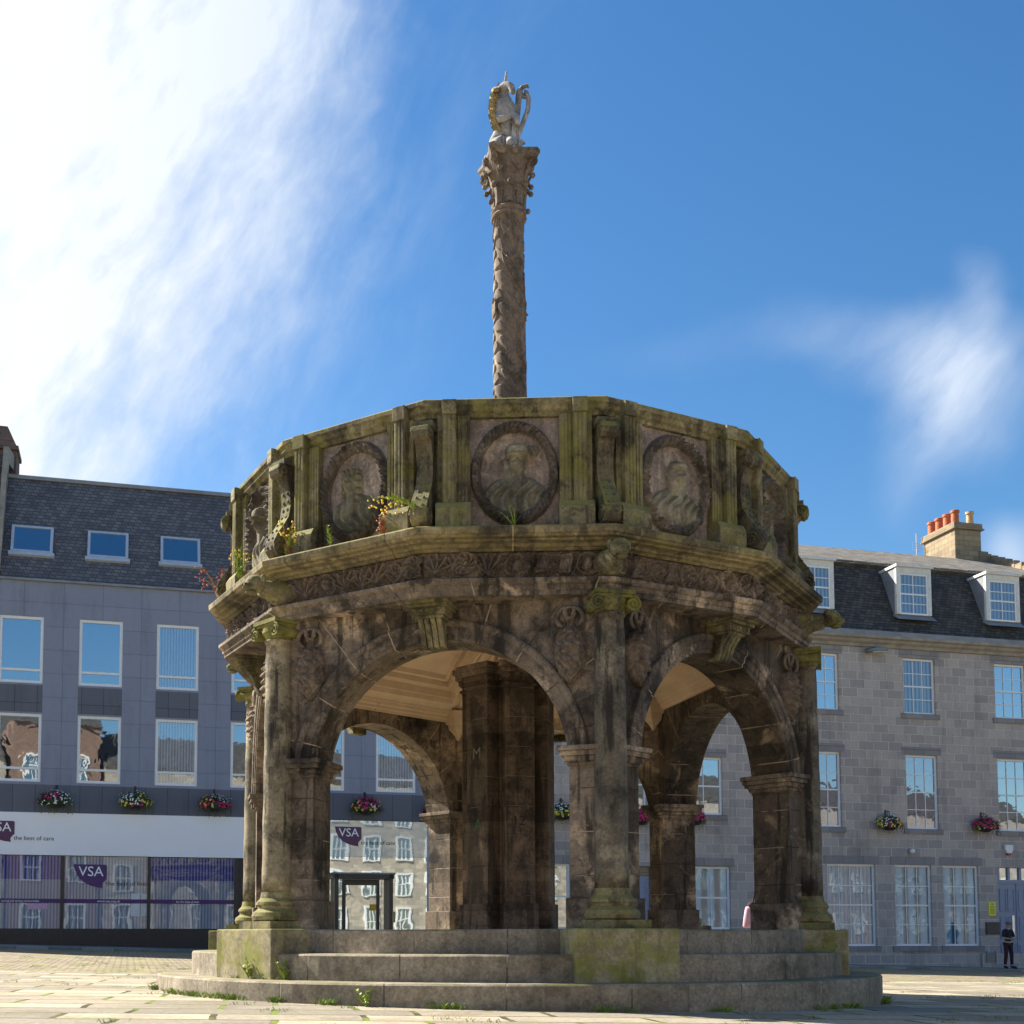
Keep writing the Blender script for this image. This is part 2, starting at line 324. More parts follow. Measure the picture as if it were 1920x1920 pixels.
def ashlar(name, w_, h_, mortar, c1, c2, cm, off=0.5, grain=0.25, bumpd=0.004, swap=False, lichen=0.0, bias=0.0, vary=0.55, dirty=0.45):
    t = mat(name); o = objc(t); p, _ = geo(t); ox, oy, oz = t.xyz(o)
    v = t.comb(t.m('ADD', ox, oy), oz, 0.0)
    v = t.vm('ADD', v, t.vm('SCALE', t.noise(p, 2.5, 2, col=True), None))
    [n for n in t.nt.nodes if n.bl_idname == 'ShaderNodeVectorMath' and n.operation == 'SCALE'][0].inputs['Scale'].default_value = 0.02
    c, f = t.brick(v, w_, h_, mortar, c1, c2, cm, off, bias)
    c2_, f2 = t.brick(v, w_, h_, mortar, (0.62, 0.62, 0.66), (1.18, 1.12, 1.02), (1, 1, 1), off, -0.1)
    c = t.mix(vary, c, c2_, 'MULTIPLY')
    g = t.noise(p, 45, 6, 0.75)
    c = t.mix(grain, c, t.ramp(g, [(0.3, 0.35), (0.7, 1.4)]), 'MULTIPLY')
    mp = t.n('ShaderNodeMapping'); t.put(mp.inputs[0], p); mp.inputs['Scale'].default_value = (1.6, 1.6, 0.35)
    mp.inputs['Scale'].default_value = (2.4, 2.4, 0.22); dirt = t.m('ADD', t.m('MULTIPLY', t.noise(mp.outputs[0], 1.0, 8, 0.7), 0.6), t.m('MULTIPLY', t.noise(p, 0.5, 8, 0.75), 0.4))
    c = t.mix(t.m('MULTIPLY', t.smooth(dirt, 0.48, 0.66), dirty), c, t.mix(0.5, c, (0.03, 0.03, 0.03)))
    if lichen:
        ln = t.smooth(t.noise(p, 0.9, 8, 0.85), 0.60, 0.68)
        ln = t.m('MULTIPLY', ln, t.smooth(t.noise(p, 9, 3, 0.8), 0.45, 0.6))
        c = t.mix(t.m('MULTIPLY', ln, lichen), c, (0.28, 0.22, 0.06))
    h = t.m('ADD', t.m('MULTIPLY', t.m('SUBTRACT', 1.0, f), 1.0), t.m('MULTIPLY', g, 0.5))
    t.out(c, 0.85, t.bump(h, 0.8, bumpd), spec=0.3)
ashlar('granite_ashlar', 0.62, 0.325, 0.014, (0.43, 0.38, 0.355), (0.49, 0.435, 0.405), (0.62, 0.58, 0.53), bumpd=0.022, grain=0.6, vary=0.36, dirty=0.65)
ashlar('granite_ashlar_dark', 0.80, 0.37, 0.010, (0.28, 0.26, 0.26), (0.31, 0.29, 0.29), (0.15, 0.145, 0.14), bumpd=0.010, vary=0.3)
ashlar('granite_cladding', 1.18, 0.74, 0.007, (0.26, 0.285, 0.37), (0.27, 0.295, 0.38), (0.16, 0.17, 0.22), off=0.0, grain=0.3, vary=0.10, dirty=0.45)
ashlar('dark_cladding', 0.66, 2.4, 0.008, (0.135, 0.145, 0.18), (0.145, 0.155, 0.19), (0.06, 0.06, 0.075), off=0.0, grain=0.2, vary=0.2)
ashlar('slate_blue', 0.20, 0.120, 0.010, (0.120, 0.125, 0.150), (0.17, 0.172, 0.195), (0.05, 0.052, 0.065), lichen=0.75, bumpd=0.016, vary=0.4)
ashlar('slate_dark', 0.22, 0.115, 0.010, (0.062, 0.060, 0.060), (0.105, 0.100, 0.095), (0.018, 0.018, 0.020), lichen=0.3, bumpd=0.016)
ashlar('slate_grey', 0.30, 0.075, 0.012, (0.22, 0.20, 0.175), (0.34, 0.31, 0.27), (0.06, 0.055, 0.05), lichen=0.8, bumpd=0.02)
ashlar('chimney_stone', 0.45, 0.22, 0.010, (0.28, 0.22, 0.15), (0.34, 0.27, 0.18), (0.22, 0.18, 0.13), bumpd=0.015, lichen=0.3)
ashlar('old_brick', 0.24, 0.085, 0.01, (0.15, 0.09, 0.07), (0.22, 0.14, 0.11), (0.14, 0.12, 0.10))
ashlar('red_brick', 0.24, 0.085, 0.01, (0.20, 0.11, 0.085), (0.27, 0.15, 0.11), (0.30, 0.26, 0.22))
ashlar('pale_stone', 0.8, 0.34, 0.012, (0.42, 0.37, 0.30), (0.52, 0.46, 0.38), (0.28, 0.25, 0.21))

def ground_mat(name, w_, h_, mortar, c1, c2, cm, rot, grassy, off=0.4, bd=0.008, grain=0.3, mossy=0.0):
    t = mat(name); p, _ = geo(t)
    px_, py_, pz_ = t.xyz(p); f0 = t.comb(px_, py_, 0.0)
    mp = t.n('ShaderNodeMapping'); t.put(mp.inputs[0], f0); mp.inputs['Rotation'].default_value = (0, 0, R(rot))
    wn = t.n('ShaderNodeVectorMath', operation='SCALE'); t.put(wn.inputs[0], t.noise(f0, 0.9, 3, col=True)); wn.inputs['Scale'].default_value = 0.10 * w_
    v = t.vm('ADD', mp.outputs[0], wn.outputs[0])
    c, f = t.brick(v, w_, h_, mortar, c1, c2, cm, off, 0.0)
    cb, _f = t.brick(v, w_, h_, mortar, (0.72, 0.72, 0.74), (1.15, 1.1, 1.02), (1, 1, 1), off, 0.0)
    c = t.mix(1.0, c, cb, 'MULTIPLY')
    c = t.mix(grain, c, t.ramp(t.noise(p, 20, 8, 0.8), [(0.34, 0.45), (0.66, 1.35)]), 'MULTIPLY')
    st = t.noise(p, 0.8, 8, 0.7)
    c = t.mix(t.m('MULTIPLY', t.smooth(st, 0.46, 0.62), 0.55), c, t.mix(0.65, c, (0.09, 0.075, 0.05)))
    gn = t.smooth(t.noise(p, 1.6, 6, 0.75), 0.50 - grassy * 0.1, 0.60)
    gj = t.m('MULTIPLY', t.m('MULTIPLY', f, gn), 1.0, clamp=True)
    c = t.mix(gj, c, t.mix(t.noise(p, 30, 3), (0.10, 0.15, 0.02), (0.24, 0.30, 0.04)))
    if mossy:
        mk = t.m('MULTIPLY', t.smooth(t.noise(p, 0.7, 9, 0.8), 0.50, 0.60), mossy)
        c = t.mix(mk, c, (0.27, 0.26, 0.08))
    h = t.m('ADD', t.m('MULTIPLY', t.m('SUBTRACT', 1.0, f), 1.0), t.m('MULTIPLY', t.noise(p, 16, 8, 0.75), 0.9))
    t.out(c, 0.88, t.bump(h, 1.0, bd), spec=0.25)
ground_mat('flagstones', 1.05, 0.60, 0.026, (0.36, 0.315, 0.25), (0.45, 0.40, 0.32), (0.075, 0.058, 0.036), -7, 0.8, bd=0.022, grain=0.6)
ground_mat('setts', 0.24, 0.13, 0.022, (0.31, 0.25, 0.20), (0.43, 0.355, 0.29), (0.12, 0.095, 0.06), -14, 0.0, off=0.5, bd=0.02, mossy=0.5)
ground_mat('pavement_slabs', 0.9, 0.6, 0.012, (0.24, 0.23, 0.22), (0.30, 0.29, 0.27), (0.10, 0.09, 0.08), -14, 0.3)

# ------------------------------------------------------------------ mesh helpers
class M:
    def __init__(s): s.v = []; s.f = []; s.mi = []; s.cur = 0
    def add(s, vs, fs):
        b = len(s.v); s.v += [tuple(map(float, x)) for x in vs]
        for f in fs: s.f.append(tuple(b + i for i in f)); s.mi.append(s.cur)
        return s
    def box(s, x0, x1, y0, y1, z0, z1, mx=None):
        vs = [(x, y, z) for x in (x0, x1) for y in (y0, y1) for z in (z0, z1)]
        if mx: vs = [tuple(mx @ Vector(q)) for q in vs]
        return s.add(vs, [(0, 1, 3, 2), (4, 6, 7, 5), (0, 4, 5, 1), (2, 3, 7, 6), (0, 2, 6, 4), (1, 5, 7, 3)])
    def loops(s, loops, close=True, caps=True):
        n = len(loops[0]); vs = [p for L in loops for p in L]; fs = []
        for i in range(len(loops) - 1):
            for j in range(n if close else n - 1):
                k = (j + 1) % n; fs.append((i * n + j, i * n + k, (i + 1) * n + k, (i + 1) * n + j))
        if caps: fs += [tuple(reversed(range(n))), tuple((len(loops) - 1) * n + j for j in range(n))]
        return s.add(vs, fs)
    def lathe(s, prof, n=32, cx=0, cy=0, squash=1.0, caps=True, mx=None):
        L = []
        for r, z in prof:
            q = [(cx + r * math.cos(2 * math.pi * k / n), cy + squash * r * math.sin(2 * math.pi * k / n), z) for k in range(n)]
            if mx: q = [tuple(mx @ Vector(a)) for a in q]
            L.append(q)
        return s.loops(L, True, caps)
    def ring(s, prof, angs, k=1.0):
        """closed profile (r,z) swept round vertices at angles (deg, from -y towards +x)"""
        n = len(prof); vs = []; fs = []
        for a in angs:
            sa, ca = math.sin(R(a)), -math.cos(R(a))
            vs += [(r * k * sa, r * k * ca, z) for r, z in prof]
        m_ = len(angs)
        for i in range(m_):
            i2 = (i + 1) % m_
            for j in range(n):
                j2 = (j + 1) % n
                fs.append((i * n + j, i2 * n + j, i2 * n + j2, i * n + j2))
        return s.add(vs, fs)
    def prism(s, poly, h0, h1, fr):
        """poly (a,b) extruded; fr(a,b,h)->xyz"""
        n = len(poly)
        vs = [fr(a, b, h0) for a, b in poly] + [fr(a, b, h1) for a, b in poly]
        fs = [tuple(range(n)), tuple(reversed(range(n, 2 * n)))] + [(i, i + n, (i + 1) % n + n, (i + 1) % n) for i in range(n)]
        return s.add(vs, fs)
    def tube(s, pts, rad, n=6, caps=True):
        pts = [Vector(q) for q in pts]
        if not hasattr(rad, '__len__'): rad = [rad] * len(pts)
        L = []; up = Vector((0.13, 0.21, 0.97)).normalized()
        for i, q in enumerate(pts):
            d_ = (pts[min(i + 1, len(pts) - 1)] - pts[max(i - 1, 0)])
            if d_.length < 1e-9: d_ = Vector((0, 0, 1))
            d_.normalize()
            a = d_.cross(up)
            if a.length < 0.05: a = d_.cross(Vector((1, 0, 0)))
            a.normalize(); b = d_.cross(a)
            L.append([tuple(q + (a * math.cos(2 * math.pi * k / n) + b * math.sin(2 * math.pi * k / n)) * rad[i]) for k in range(n)])
        return s.loops(L, True, caps)
    def ball(s, c, r, nu=12, nv=8, rot=None):
        r = r if hasattr(r, '__len__') else (r, r, r); L = []
        for i in range(nv + 1):
            th = math.pi * (0.02 + 0.96 * i / nv); q = []
            for k in range(nu):
                p = Vector((r[0] * math.sin(th) * math.cos(2 * math.pi * k / nu), r[1] * math.sin(th) * math.sin(2 * math.pi * k / nu), -r[2] * math.cos(th)))
                if rot: p = rot @ p
                q.append(tuple(Vector(c) + p))
            L.append(q)
        return s.loops(L)
    def grid(s, XYZ, closeu=False):
        A = np.asarray(XYZ); m_, n, _ = A.shape; vs = A.reshape(-1, 3).tolist(); fs = []
        for i in range(m_ - 1):
            for j in range(n if closeu else n - 1):
                k = (j + 1) % n; fs.append((i * n + j, i * n + k, (i + 1) * n + k, (i + 1) * n + j))
        return s.add(vs, fs)
    def mesh(s, name, mats, smooth=False, fixn=True):
        me = bpy.data.meshes.new(name); me.from_pydata(s.v, [], s.f)
        for m_ in (mats if isinstance(mats, (list, tuple)) else [mats]): me.materials.append(MAT[m_])
        if any(s.mi): me.polygons.foreach_set('material_index', s.mi)
        if fixn:
            b = bmesh.new(); b.from_mesh(me); bmesh.ops.recalc_face_normals(b, faces=b.faces); b.to_mesh(me); b.free()
        if smooth:
            for p_ in me.polygons: p_.use_smooth = True
        me.update(); return me

def obj(name, me, parent=None, loc=(0, 0, 0), rot=0.0, label=None, bevel=0, **props):
    o = bpy.data.objects.new(name, me); col.objects.link(o)
    if parent: o.parent = parent
    o.location = loc; o.rotation_euler = (0, 0, rot) if not hasattr(rot, '__len__') else rot
    if label: o['label'] = label
    for k, v in props.items(): o[k] = v
    if bevel and me:
        b = o.modifiers.new('bevel', 'BEVEL'); b.width = bevel; b.segments = 2; b.limit_method = 'ANGLE'; b.angle_limit = R(40)
    return o
def thing(name, label, cat, loc=(0, 0, 0), rot=0.0, group=None):
    o = bpy.data.objects.new(name, None); col.objects.link(o); o.location = loc; o.rotation_euler = (0, 0, rot) if not hasattr(rot, '__len__') else rot
    o.empty_display_size = 0.3
    o['label'] = label; o['category'] = cat
    if group: o['group'] = group
    return o
def tag(o, label, cat, group=None):
    o['label'] = label; o['category'] = cat
    if group: o['group'] = group
    return o
def text_mesh(body, size, material, extrude=0.003, align='CENTER', shear=0.0):
    cu = bpy.data.curves.new('lettering', 'FONT'); cu.body = body; cu.size = size; cu.extrude = extrude; cu.align_x = align; cu.shear = shear
    cu.resolution_u = 3
    o = bpy.data.objects.new('lettering', cu); col.objects.link(o)
    dg = bpy.context.evaluated_depsgraph_get(); dg.update()
    me = bpy.data.meshes.new_from_object(o.evaluated_get(dg)); me.name = 'lettering'
    bpy.data.objects.remove(o); bpy.data.curves.remove(cu)
    me.materials.clear(); me.materials.append(MAT[material]); return me

# smooth value noise on numpy arrays
_rs = np.random.RandomState(3); _tab = _rs.rand(64, 64)
def vn(x, y):
    xi = np.floor(x).astype(int); yi = np.floor(y).astype(int); fx = x - xi; fy = y - yi
    fx = fx * fx * (3 - 2 * fx); fy = fy * fy * (3 - 2 * fy)
    g = lambda a, b: _tab[a % 64, b % 64]
    return (g(xi, yi) * (1 - fx) + g(xi + 1, yi) * fx) * (1 - fy) + (g(xi, yi + 1) * (1 - fx) + g(xi + 1, yi + 1) * fx) * fy
def fbm(x, y, o=4):
    a = 0; s_ = 0.5
    for k in range(o): a = a + s_ * (vn(x * 2 ** k + 17 * k, y * 2 ** k + 5 * k) - 0.5); s_ *= 0.55
    return a
def G(x, s_): return np.exp(-(x / s_) ** 2)
def sstep(x, a, b): q = np.clip((x - a) / (b - a), 0, 1); return q * q * (3 - 2 * q)
def segd(U, V, a, b):
    ax, ay = a; bx, by = b; L = (bx - ax) ** 2 + (by - ay) ** 2 + 1e-9
    q = np.clip(((U - ax) * (bx - ax) + (V - ay) * (by - ay)) / L, 0, 1)
    return np.hypot(U - ax - q * (bx - ax), V - ay - q * (by - ay))
#GROUND
# ------------------------------------------------------------------ ground
def gz(x, y):
    near = -0.560 - 0.0160 * x - 0.0030 * y
    xx = max(-45.0, min(60.0, x)); yy = max(-40.0, min(60.0, y))
    far = -0.540 - 0.02637 * xx - 0.00327 * yy
    k = max(0.0, min(1.0, (y - 16) / 14)); k = k * k * (3 - 2 * k)
    return near * (1 - k) + far * k if abs(x) < 45 and y < 60 and y > -40 else far
def sheet(name, xs, ys, material, dz=0.0, **pr):
    m_ = M(); V = np.array([[(x, y, gz(x, y) + dz) for x in xs] for y in ys]); m_.grid(V)
    me = m_.mesh(name, material, smooth=True, fixn=False); o = obj(name, me); o['kind'] = 'structure'
    return o
def cuts(a, b, n): return [a + (b - a) * i / n for i in range(n + 1)]
xs = [-900, -300, -120] + cuts(-60, 60, 60) + [120, 300, 900]
ys = [-900, -300, -120, -60] + cuts(-40, 60, 50) + [120, 300, 900]
sheet('ground', xs, ys, 'setts', -0.012)
# flagged plaza in the foreground
m_ = M(); rows = []
nx = 70
for i in range(60):
    y = -10 + i * 0.62
    row = []
    for j in range(nx + 1):
        x = -24 + 50 * j / nx
        yy = min(y, 19.0 + 0.24 * x + 0.6 * math.sin(x * 0.7))
        row.append((x, yy, gz(x, yy) + 0.001))
    rows.append(row)
m_.grid(np.array(rows)); o = obj('plaza_paving', m_.mesh('plaza_paving', 'flagstones', smooth=True, fixn=False)); o['kind'] = 'structure'
# pavement with kerb along the facades (facade frame)
PHI = R(14.0); FO = Vector((0, 40, 0))
def fp(u, v, z):      # facade frame: u along, v towards the camera
    return (u * math.cos(PHI) + v * math.sin(PHI), 40 + u * math.sin(PHI) - v * math.cos(PHI), z)
m_ = M(); L = []
us = cuts(-45, 60, 70)
for u in us:
    q = []
    for v, dz in ((-0.3, 0.09), (2.55, 0.07), (2.62, 0.05), (2.62, -0.2)):
        x, y, _ = fp(u, v, 0); q.append((x, y, gz(x, y) + dz))
    L.append(q)
m_.grid(np.array(L)); o = obj('pavement', m_.mesh('pavement', 'pavement_slabs', fixn=False)); o['kind'] = 'structure'
#CROSS
# ------------------------------------------------------------------ the market cross
CX, CY = 0.9147, 13.7564; BZ = -0.60
cross = thing('market_cross', 'weathered hexagonal sandstone market cross with arches, carved parapet and tall central column', 'monument', (CX, CY, BZ), R(0))
UP = (0, 0, -BZ)
HEX = [12 + 60 * i for i in range(6)]; SIDES = [-18 + 60 * i for i in range(6)]
V12 = [12 + 30 * i for i in range(12)]; S12 = [-3 + 30 * i for i in range(12)]
def part(name, me, rot=0.0, parent=None, z=True, **k):
    if parent is None: return obj(name, me, cross, UP, R(rot), **k)
    return obj(name, me, parent, (0, 0, 0), 0.0, **k)
# steps
def disc(r, z0, z1, n=144, mt='granite_step', wob=0.006):
    m_ = M(); L = []
    for z, rr in ((z0, r), (z1 - 0.015, r), (z1, r - 0.015)):
        L.append([((rr + wob * math.sin(7 * a)) * math.sin(a), -(rr + wob * math.sin(7 * a)) * math.cos(a), z + 0.003 * math.sin(5 * a + 1)) for a in [2 * math.pi * k / n for k in range(n)]])
    return m_.loops(L).mesh('step', mt)
part('step', disc(3.92, -1.0, -0.39)); part('step', disc(3.555, -0.45, -0.155)); part('step', disc(3.20, -0.2, 0.062), label='top platform step of the cross')
mb = M(); mb.box(-0.463, 0.463, -3.60, -2.7, -0.40, 0.068); me = mb.mesh('pedestal_block', 'granite_block')
for i, a in enumerate(HEX): part('pedestal_block', me, a, bevel=0.012)
# piers and arch walls: one mitred side each
AR = 1.24; AZ = 1.505; TOPZ = 3.05; A0 = 2.80; T = 0.43
def sidewall():
    m_ = M(); n = 40
    s0 = A0 * math.tan(R(30)); s1 = (A0 - T) * math.tan(R(30))
    arc = [(AR * math.cos(math.pi * k / n), AZ + AR * math.sin(math.pi * k / n)) for k in range(n + 1)]   # from +s to -s
    out = []
    for (s, z) in arc:
        out.append((s, z))
    def outer(s, z, S):   # projection outward from arch centre to wall rectangle
        dx_, dz_ = s, z - AZ; k = 1e9
        if abs(dx_) > 1e-6: k = min(k, S / abs(dx_))
        if dz_ > 1e-6: k = min(k, (TOPZ - AZ) / dz_)
        return (dx_ * k, AZ + dz_ * k)
    fr, bk = [], []
    vs, fs = [], []
    for (s, z) in arc:
        o1 = outer(s, z, s0); o2 = outer(s, z, s1)
        vs += [(s, -A0, z), (o1[0], -A0, o1[1]), (s, -(A0 - T), z), (o2[0], -(A0 - T), o2[1])]
    for k in range(n):
        a, b = 4 * k, 4 * k + 4
        fs += [(a, b, b + 1, a + 1), (a + 2, a + 3, b + 3, b + 2), (a, a + 2, b + 2, b)]
    # corner fillers of the rectangle
    m_.add(vs, fs)
    for sg in (1, -1):
        m_.add([(sg * AR, -A0, 0.0), (sg * s0, -A0, 0.0), (sg * s0, -A0, AZ), (sg * AR, -A0, AZ),
                (sg * AR, -(A0 - T), 0.0), (sg * s1, -(A0 - T), 0.0), (sg * s1, -(A0 - T), AZ), (sg * AR, -(A0 - T), AZ)],
               [(0, 1, 2, 3), (4, 7, 6, 5), (0, 3, 7, 4)])
        # top corner triangles
        kx = s0; k = [i for i in range(n + 1)]
        best = None
        for q in arc:
            o1 = outer(q[0], q[1], s0)
            if abs(abs(o1[0]) - s0) < 1e-6 and o1[0] * sg > 0 and (best is None or o1[1] > best[0][1]): best = (o1, q)
        nxt = [outer(q[0], q[1], s0) for q in arc if outer(q[0], q[1], s0)[0] * sg > 0 and abs(outer(q[0], q[1], s0)[1] - TOPZ) < 1e-6]
        nx_ = max(nxt, key=lambda c: abs(c[0]))
        m_.add([(best[0][0], -A0, best[0][1]), (sg * s0, -A0, TOPZ), (nx_[0], -A0, nx_[1])], [(0, 1, 2)])
        bb = [outer(q[0], q[1], s1) for q in arc]
        b1_ = max([c for c in bb if abs(abs(c[0]) - s1) < 1e-6 and c[0] * sg > 0], key=lambda c: c[1])
        b2_ = max([c for c in bb if abs(c[1] - TOPZ) < 1e-6 and c[0] * sg > 0], key=lambda c: abs(c[0]))
        m_.add([(b1_[0], -(A0 - T), b1_[1]), (sg * s1, -(A0 - T), TOPZ), (b2_[0], -(A0 - T), b2_[1])], [(0, 1, 2)])
    m_.add([(-s0, -A0, TOPZ), (s0, -A0, TOPZ), (s1, -(A0 - T), TOPZ), (-s1, -(A0 - T), TOPZ)], [(0, 1, 2, 3)])
    return m_.mesh('arch_wall', 'sandstone')
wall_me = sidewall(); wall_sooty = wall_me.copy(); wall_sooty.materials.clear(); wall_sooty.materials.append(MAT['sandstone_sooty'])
# moulded archivolt on the face of each arch
def archivolt():
    m_ = M(); n = 48; prof = [(-0.0, 0.0), (0.0, 0.022), (0.035, 0.022), (0.045, 0.038), (0.11, 0.038), (0.12, 0.055), (0.165, 0.060), (0.185, 0.048), (0.195, 0.0)]
    L = []
    for k in range(n + 1):
        a = math.pi * (k / n) * 0.985 + 0.0235; L.append([((AR + r + 0.002) * math.cos(a), -A0 - h + (0.003 if h == 0 else 0), AZ + (AR + r + 0.002) * math.sin(a)) for r, h in prof])
    m_.loops(L, close=False, caps=False); return m_.mesh('archivolt', 'sandstone')
arv_me = archivolt()
# impost moulding (front + reveal), plinth
def impost(sg):
    m_ = M()
    if 1:
        for z0, z1, pr in ((1.515, 1.555, 0.018), (1.555, 1.60, 0.040), (1.60, 1.645, 0.075), (1.645, 1.69, 0.095)):
            a, b = AR - pr, 1.52
            x0, x1 = (a, b) if sg > 0 else (-b, -a)
            m_.box(x0, x1, -A0 - pr, -(A0 - T) + pr, z0, z1)
    return m_.mesh('impost', 'sandstone_plain')
imp_me = [impost(1), impost(-1)]
def plinth(sg):
    m_ = M()
    if 1:
        a, b = AR - 0.035, 1.56
        x0, x1 = (a, b) if sg > 0 else (-b, -a)
        m_.box(x0, x1, -A0 - 0.035, -(A0 - T) + 0.035, 0.03, 0.34)
    return m_.mesh('plinth', 'sandstone_plain')
pl_me = [plinth(1), plinth(-1)]
# keystone bracket shaped like a small fluted capital
def keystone():
    m_ = M()
    fr = lambda a, b, h: (h, a, b)
    # fluted tongue in side view (y outward negative), widths by strips
    for i in range(4):
        x0 = -0.115 + i * 0.0585
        prof = [(-2.78, 2.66), (-2.88, 2.66), (-2.905, 2.70), (-2.94, 2.80), (-3.02, 2.90), (-2.78, 2.90)]
        m_.prism(prof, x0, x0 + 0.048, fr)
    m_.prism([(-2.78, 2.68), (-2.87, 2.68), (-2.93, 2.82), (-2.98, 2.90), (-2.78, 2.90)], -0.115, 0.108, fr)
    for z0, z1, w_, y in ((2.90, 2.925, 0.135, -3.035), (2.925, 2.985, 0.165, -3.075), (2.985, 3.015, 0.19, -3.115), (3.015, 3.045, 0.21, -3.145)):
        m_.box(-w_, w_, y, -2.79, z0, z1)
    for k in range(5):
        m_.ball((-0.12 + 0.06 * k, -3.078, 2.955), (0.022, 0.012, 0.024), 8, 5)
    return m_.mesh('keystone', 'sandstone_mossy')
key_me = keystone()
# fruit-cone relief
def cone_relief():
    m_ = M(); nu, nv = 60, 96
    u = np.linspace(-1, 1, nu)[None, :]; v = np.linspace(0, 1, nv)[:, None]
    U = u + 0 * v; V = v + 0 * u
    wdt = np.interp(v[:, 0], [0, .05, .15, .35, .6, .78, .86, .93, 1], [.02, .062, .105, .145, .148, .115, .055, .045, .06])[:, None]
    Xp = U * wdt
    dome = np.sqrt(np.clip(1 - U ** 2, 0, 1)) * wdt * 0.62
    # overlapping scales on a staggered lattice
    ang = np.arcsin(np.clip(U, -1, 1)); a1 = ang / 0.62 + 0.25 * np.sin(V * 21); rowv = V / 0.112 + 0.22 * np.sin(ang * 3.1 + 1); ri = np.floor(rowv); fx = a1 + 0.5 * (ri % 2); fx = fx - np.floor(fx) - 0.5; fz = rowv - ri
    scale = np.clip(1 - (fx * 2) ** 2 - (fz - 0.45) ** 2 * 1.6, 0, 1) ** 0.6 * (1.15 - fz)
    h = dome + 0.044 * scale * (V < 0.84) * (1 + 0.5 * np.sin(ri * 2.7 + np.floor(a1 + 0.5 * (ri % 2)) * 1.9)) + 0.008 * np.sin(ang * 14) * (V > 0.84)
    Zp = 2.25 + V * 0.60
    X3 = np.stack([Xp, -A0 - 0.004 - h, Zp], 2); X3[:, 0, 1] = -A0 + .01; X3[:, -1, 1] = -A0 + .01
    m_.grid(X3)
    for sg in (-1, 1):       # curling leaves and ring on top
        pts = [(sg * 0.02, -A0 - 0.03, 2.82)]
        for k in range(9):
            a = k / 8 * 3.6; pts.append((sg * (0.05 + 0.055 * math.sin(a) + 0.035 * k / 8), -A0 - 0.045, 2.90 + 0.04 * math.cos(a) - 0.012 * k))
        m_.tube(pts, [0.022] * 8 + [0.016, 0.01], 6)
    m_.tube([(0.05 * math.cos(a), -A0 - 0.04, 2.895 + 0.05 * math.sin(a)) for a in [i * math.pi / 8 for i in range(17)]], 0.016, 6)
    return m_.mesh('fruit_cone', 'cone_stone', smooth=True)
cone_me = cone_relief()
for i, a in enumerate(SIDES):
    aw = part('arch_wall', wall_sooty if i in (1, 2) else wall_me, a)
    obj('archivolt', arv_me, aw); [obj('impost', q, aw, bevel=0.006) for q in imp_me]; [obj('plinth', q, aw, bevel=0.008) for q in pl_me]; obj('keystone', key_me, aw, bevel=0.004)
    for s in (-1.262, 1.262): obj('fruit_cone', cone_me, aw, (s, 0, 0))
# corner columns with base and capital
def column_shaft():
    m_ = M(); prof = []
    for k in range(15):
        q = k / 14; prof.append((0.150 - 0.020 * q ** 1.6 + 0.003 * math.sin(k * 2.1), 0.42 + q * (2.83 - 0.42)))
    prof += [(0.145, 2.835), (0.147, 2.855), (0.13, 2.862)]
    m_.lathe(prof, 40, 0, -3.215, squash=1.0); me = m_.mesh('column', 'sandstone_column', smooth=False)
    for p_ in me.polygons: p_.use_smooth = True
    return me
def column_base():
    m_ = M(); m_.lathe([(0.155, 0.42), (0.165, 0.36), (0.20, 0.325), (0.205, 0.30), (0.19, 0.285), (0.185, 0.262), (0.205, 0.245), (0.235, 0.225), (0.246, 0.19), (0.235, 0.155), (0.21, 0.142)][::-1], 40, 0, -3.215)
    for p in (): pass
    m_.box(-0.258, 0.258, -3.215 - 0.258, -2.9, 0.062, 0.142); return m_.mesh('base', 'sandstone_mossy')
def column_cap():
    m_ = M(); y0 = -3.215
    m_.box(-0.182, 0.182, y0 - 0.185, -2.85, 3.005, 3.043); m_.box(-0.165, 0.165, y0 - 0.168, -2.85, 2.978, 3.005)
    m_.lathe([(0.135, 2.862), (0.15, 2.90), (0.172, 2.925), (0.172, 2.98)], 32, 0, y0)
    for sx in (-1, 1):           # volutes: spiral ridges on front and a bolster behind
        cx = sx * 0.165
        for yb in (y0 - 0.175,):
            pts = []
            for k in range(34):
                a = k / 33 * 2 * math.pi * 1.9; rr = 0.058 * (1 - k / 33) + 0.010
                pts.append((cx + sx * -rr * math.cos(a + math.pi / 2 * 0) * 1.0 if False else cx + rr * math.sin(a) * sx, yb, 2.920 + rr * math.cos(a)))
            m_.tube(pts, 0.011, 5)
        fr = Matrix.Translation((cx, 0, 2.920)) @ Matrix.Rotation(R(90), 4, 'X')
        m_.lathe([(0.056, 2.95), (0.044, 3.10), (0.044, 3.28), (0.058, 3.385)], 16, mx=fr)
    return m_.mesh('capital', 'green_capital', smooth=False)
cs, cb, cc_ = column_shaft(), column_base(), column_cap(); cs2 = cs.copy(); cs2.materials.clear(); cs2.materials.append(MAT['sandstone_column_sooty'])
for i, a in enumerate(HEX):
    c_ = part('column', cs2 if i in (0, 1) else cs, a); obj('base', cb, c_); obj('capital', cc_, c_)
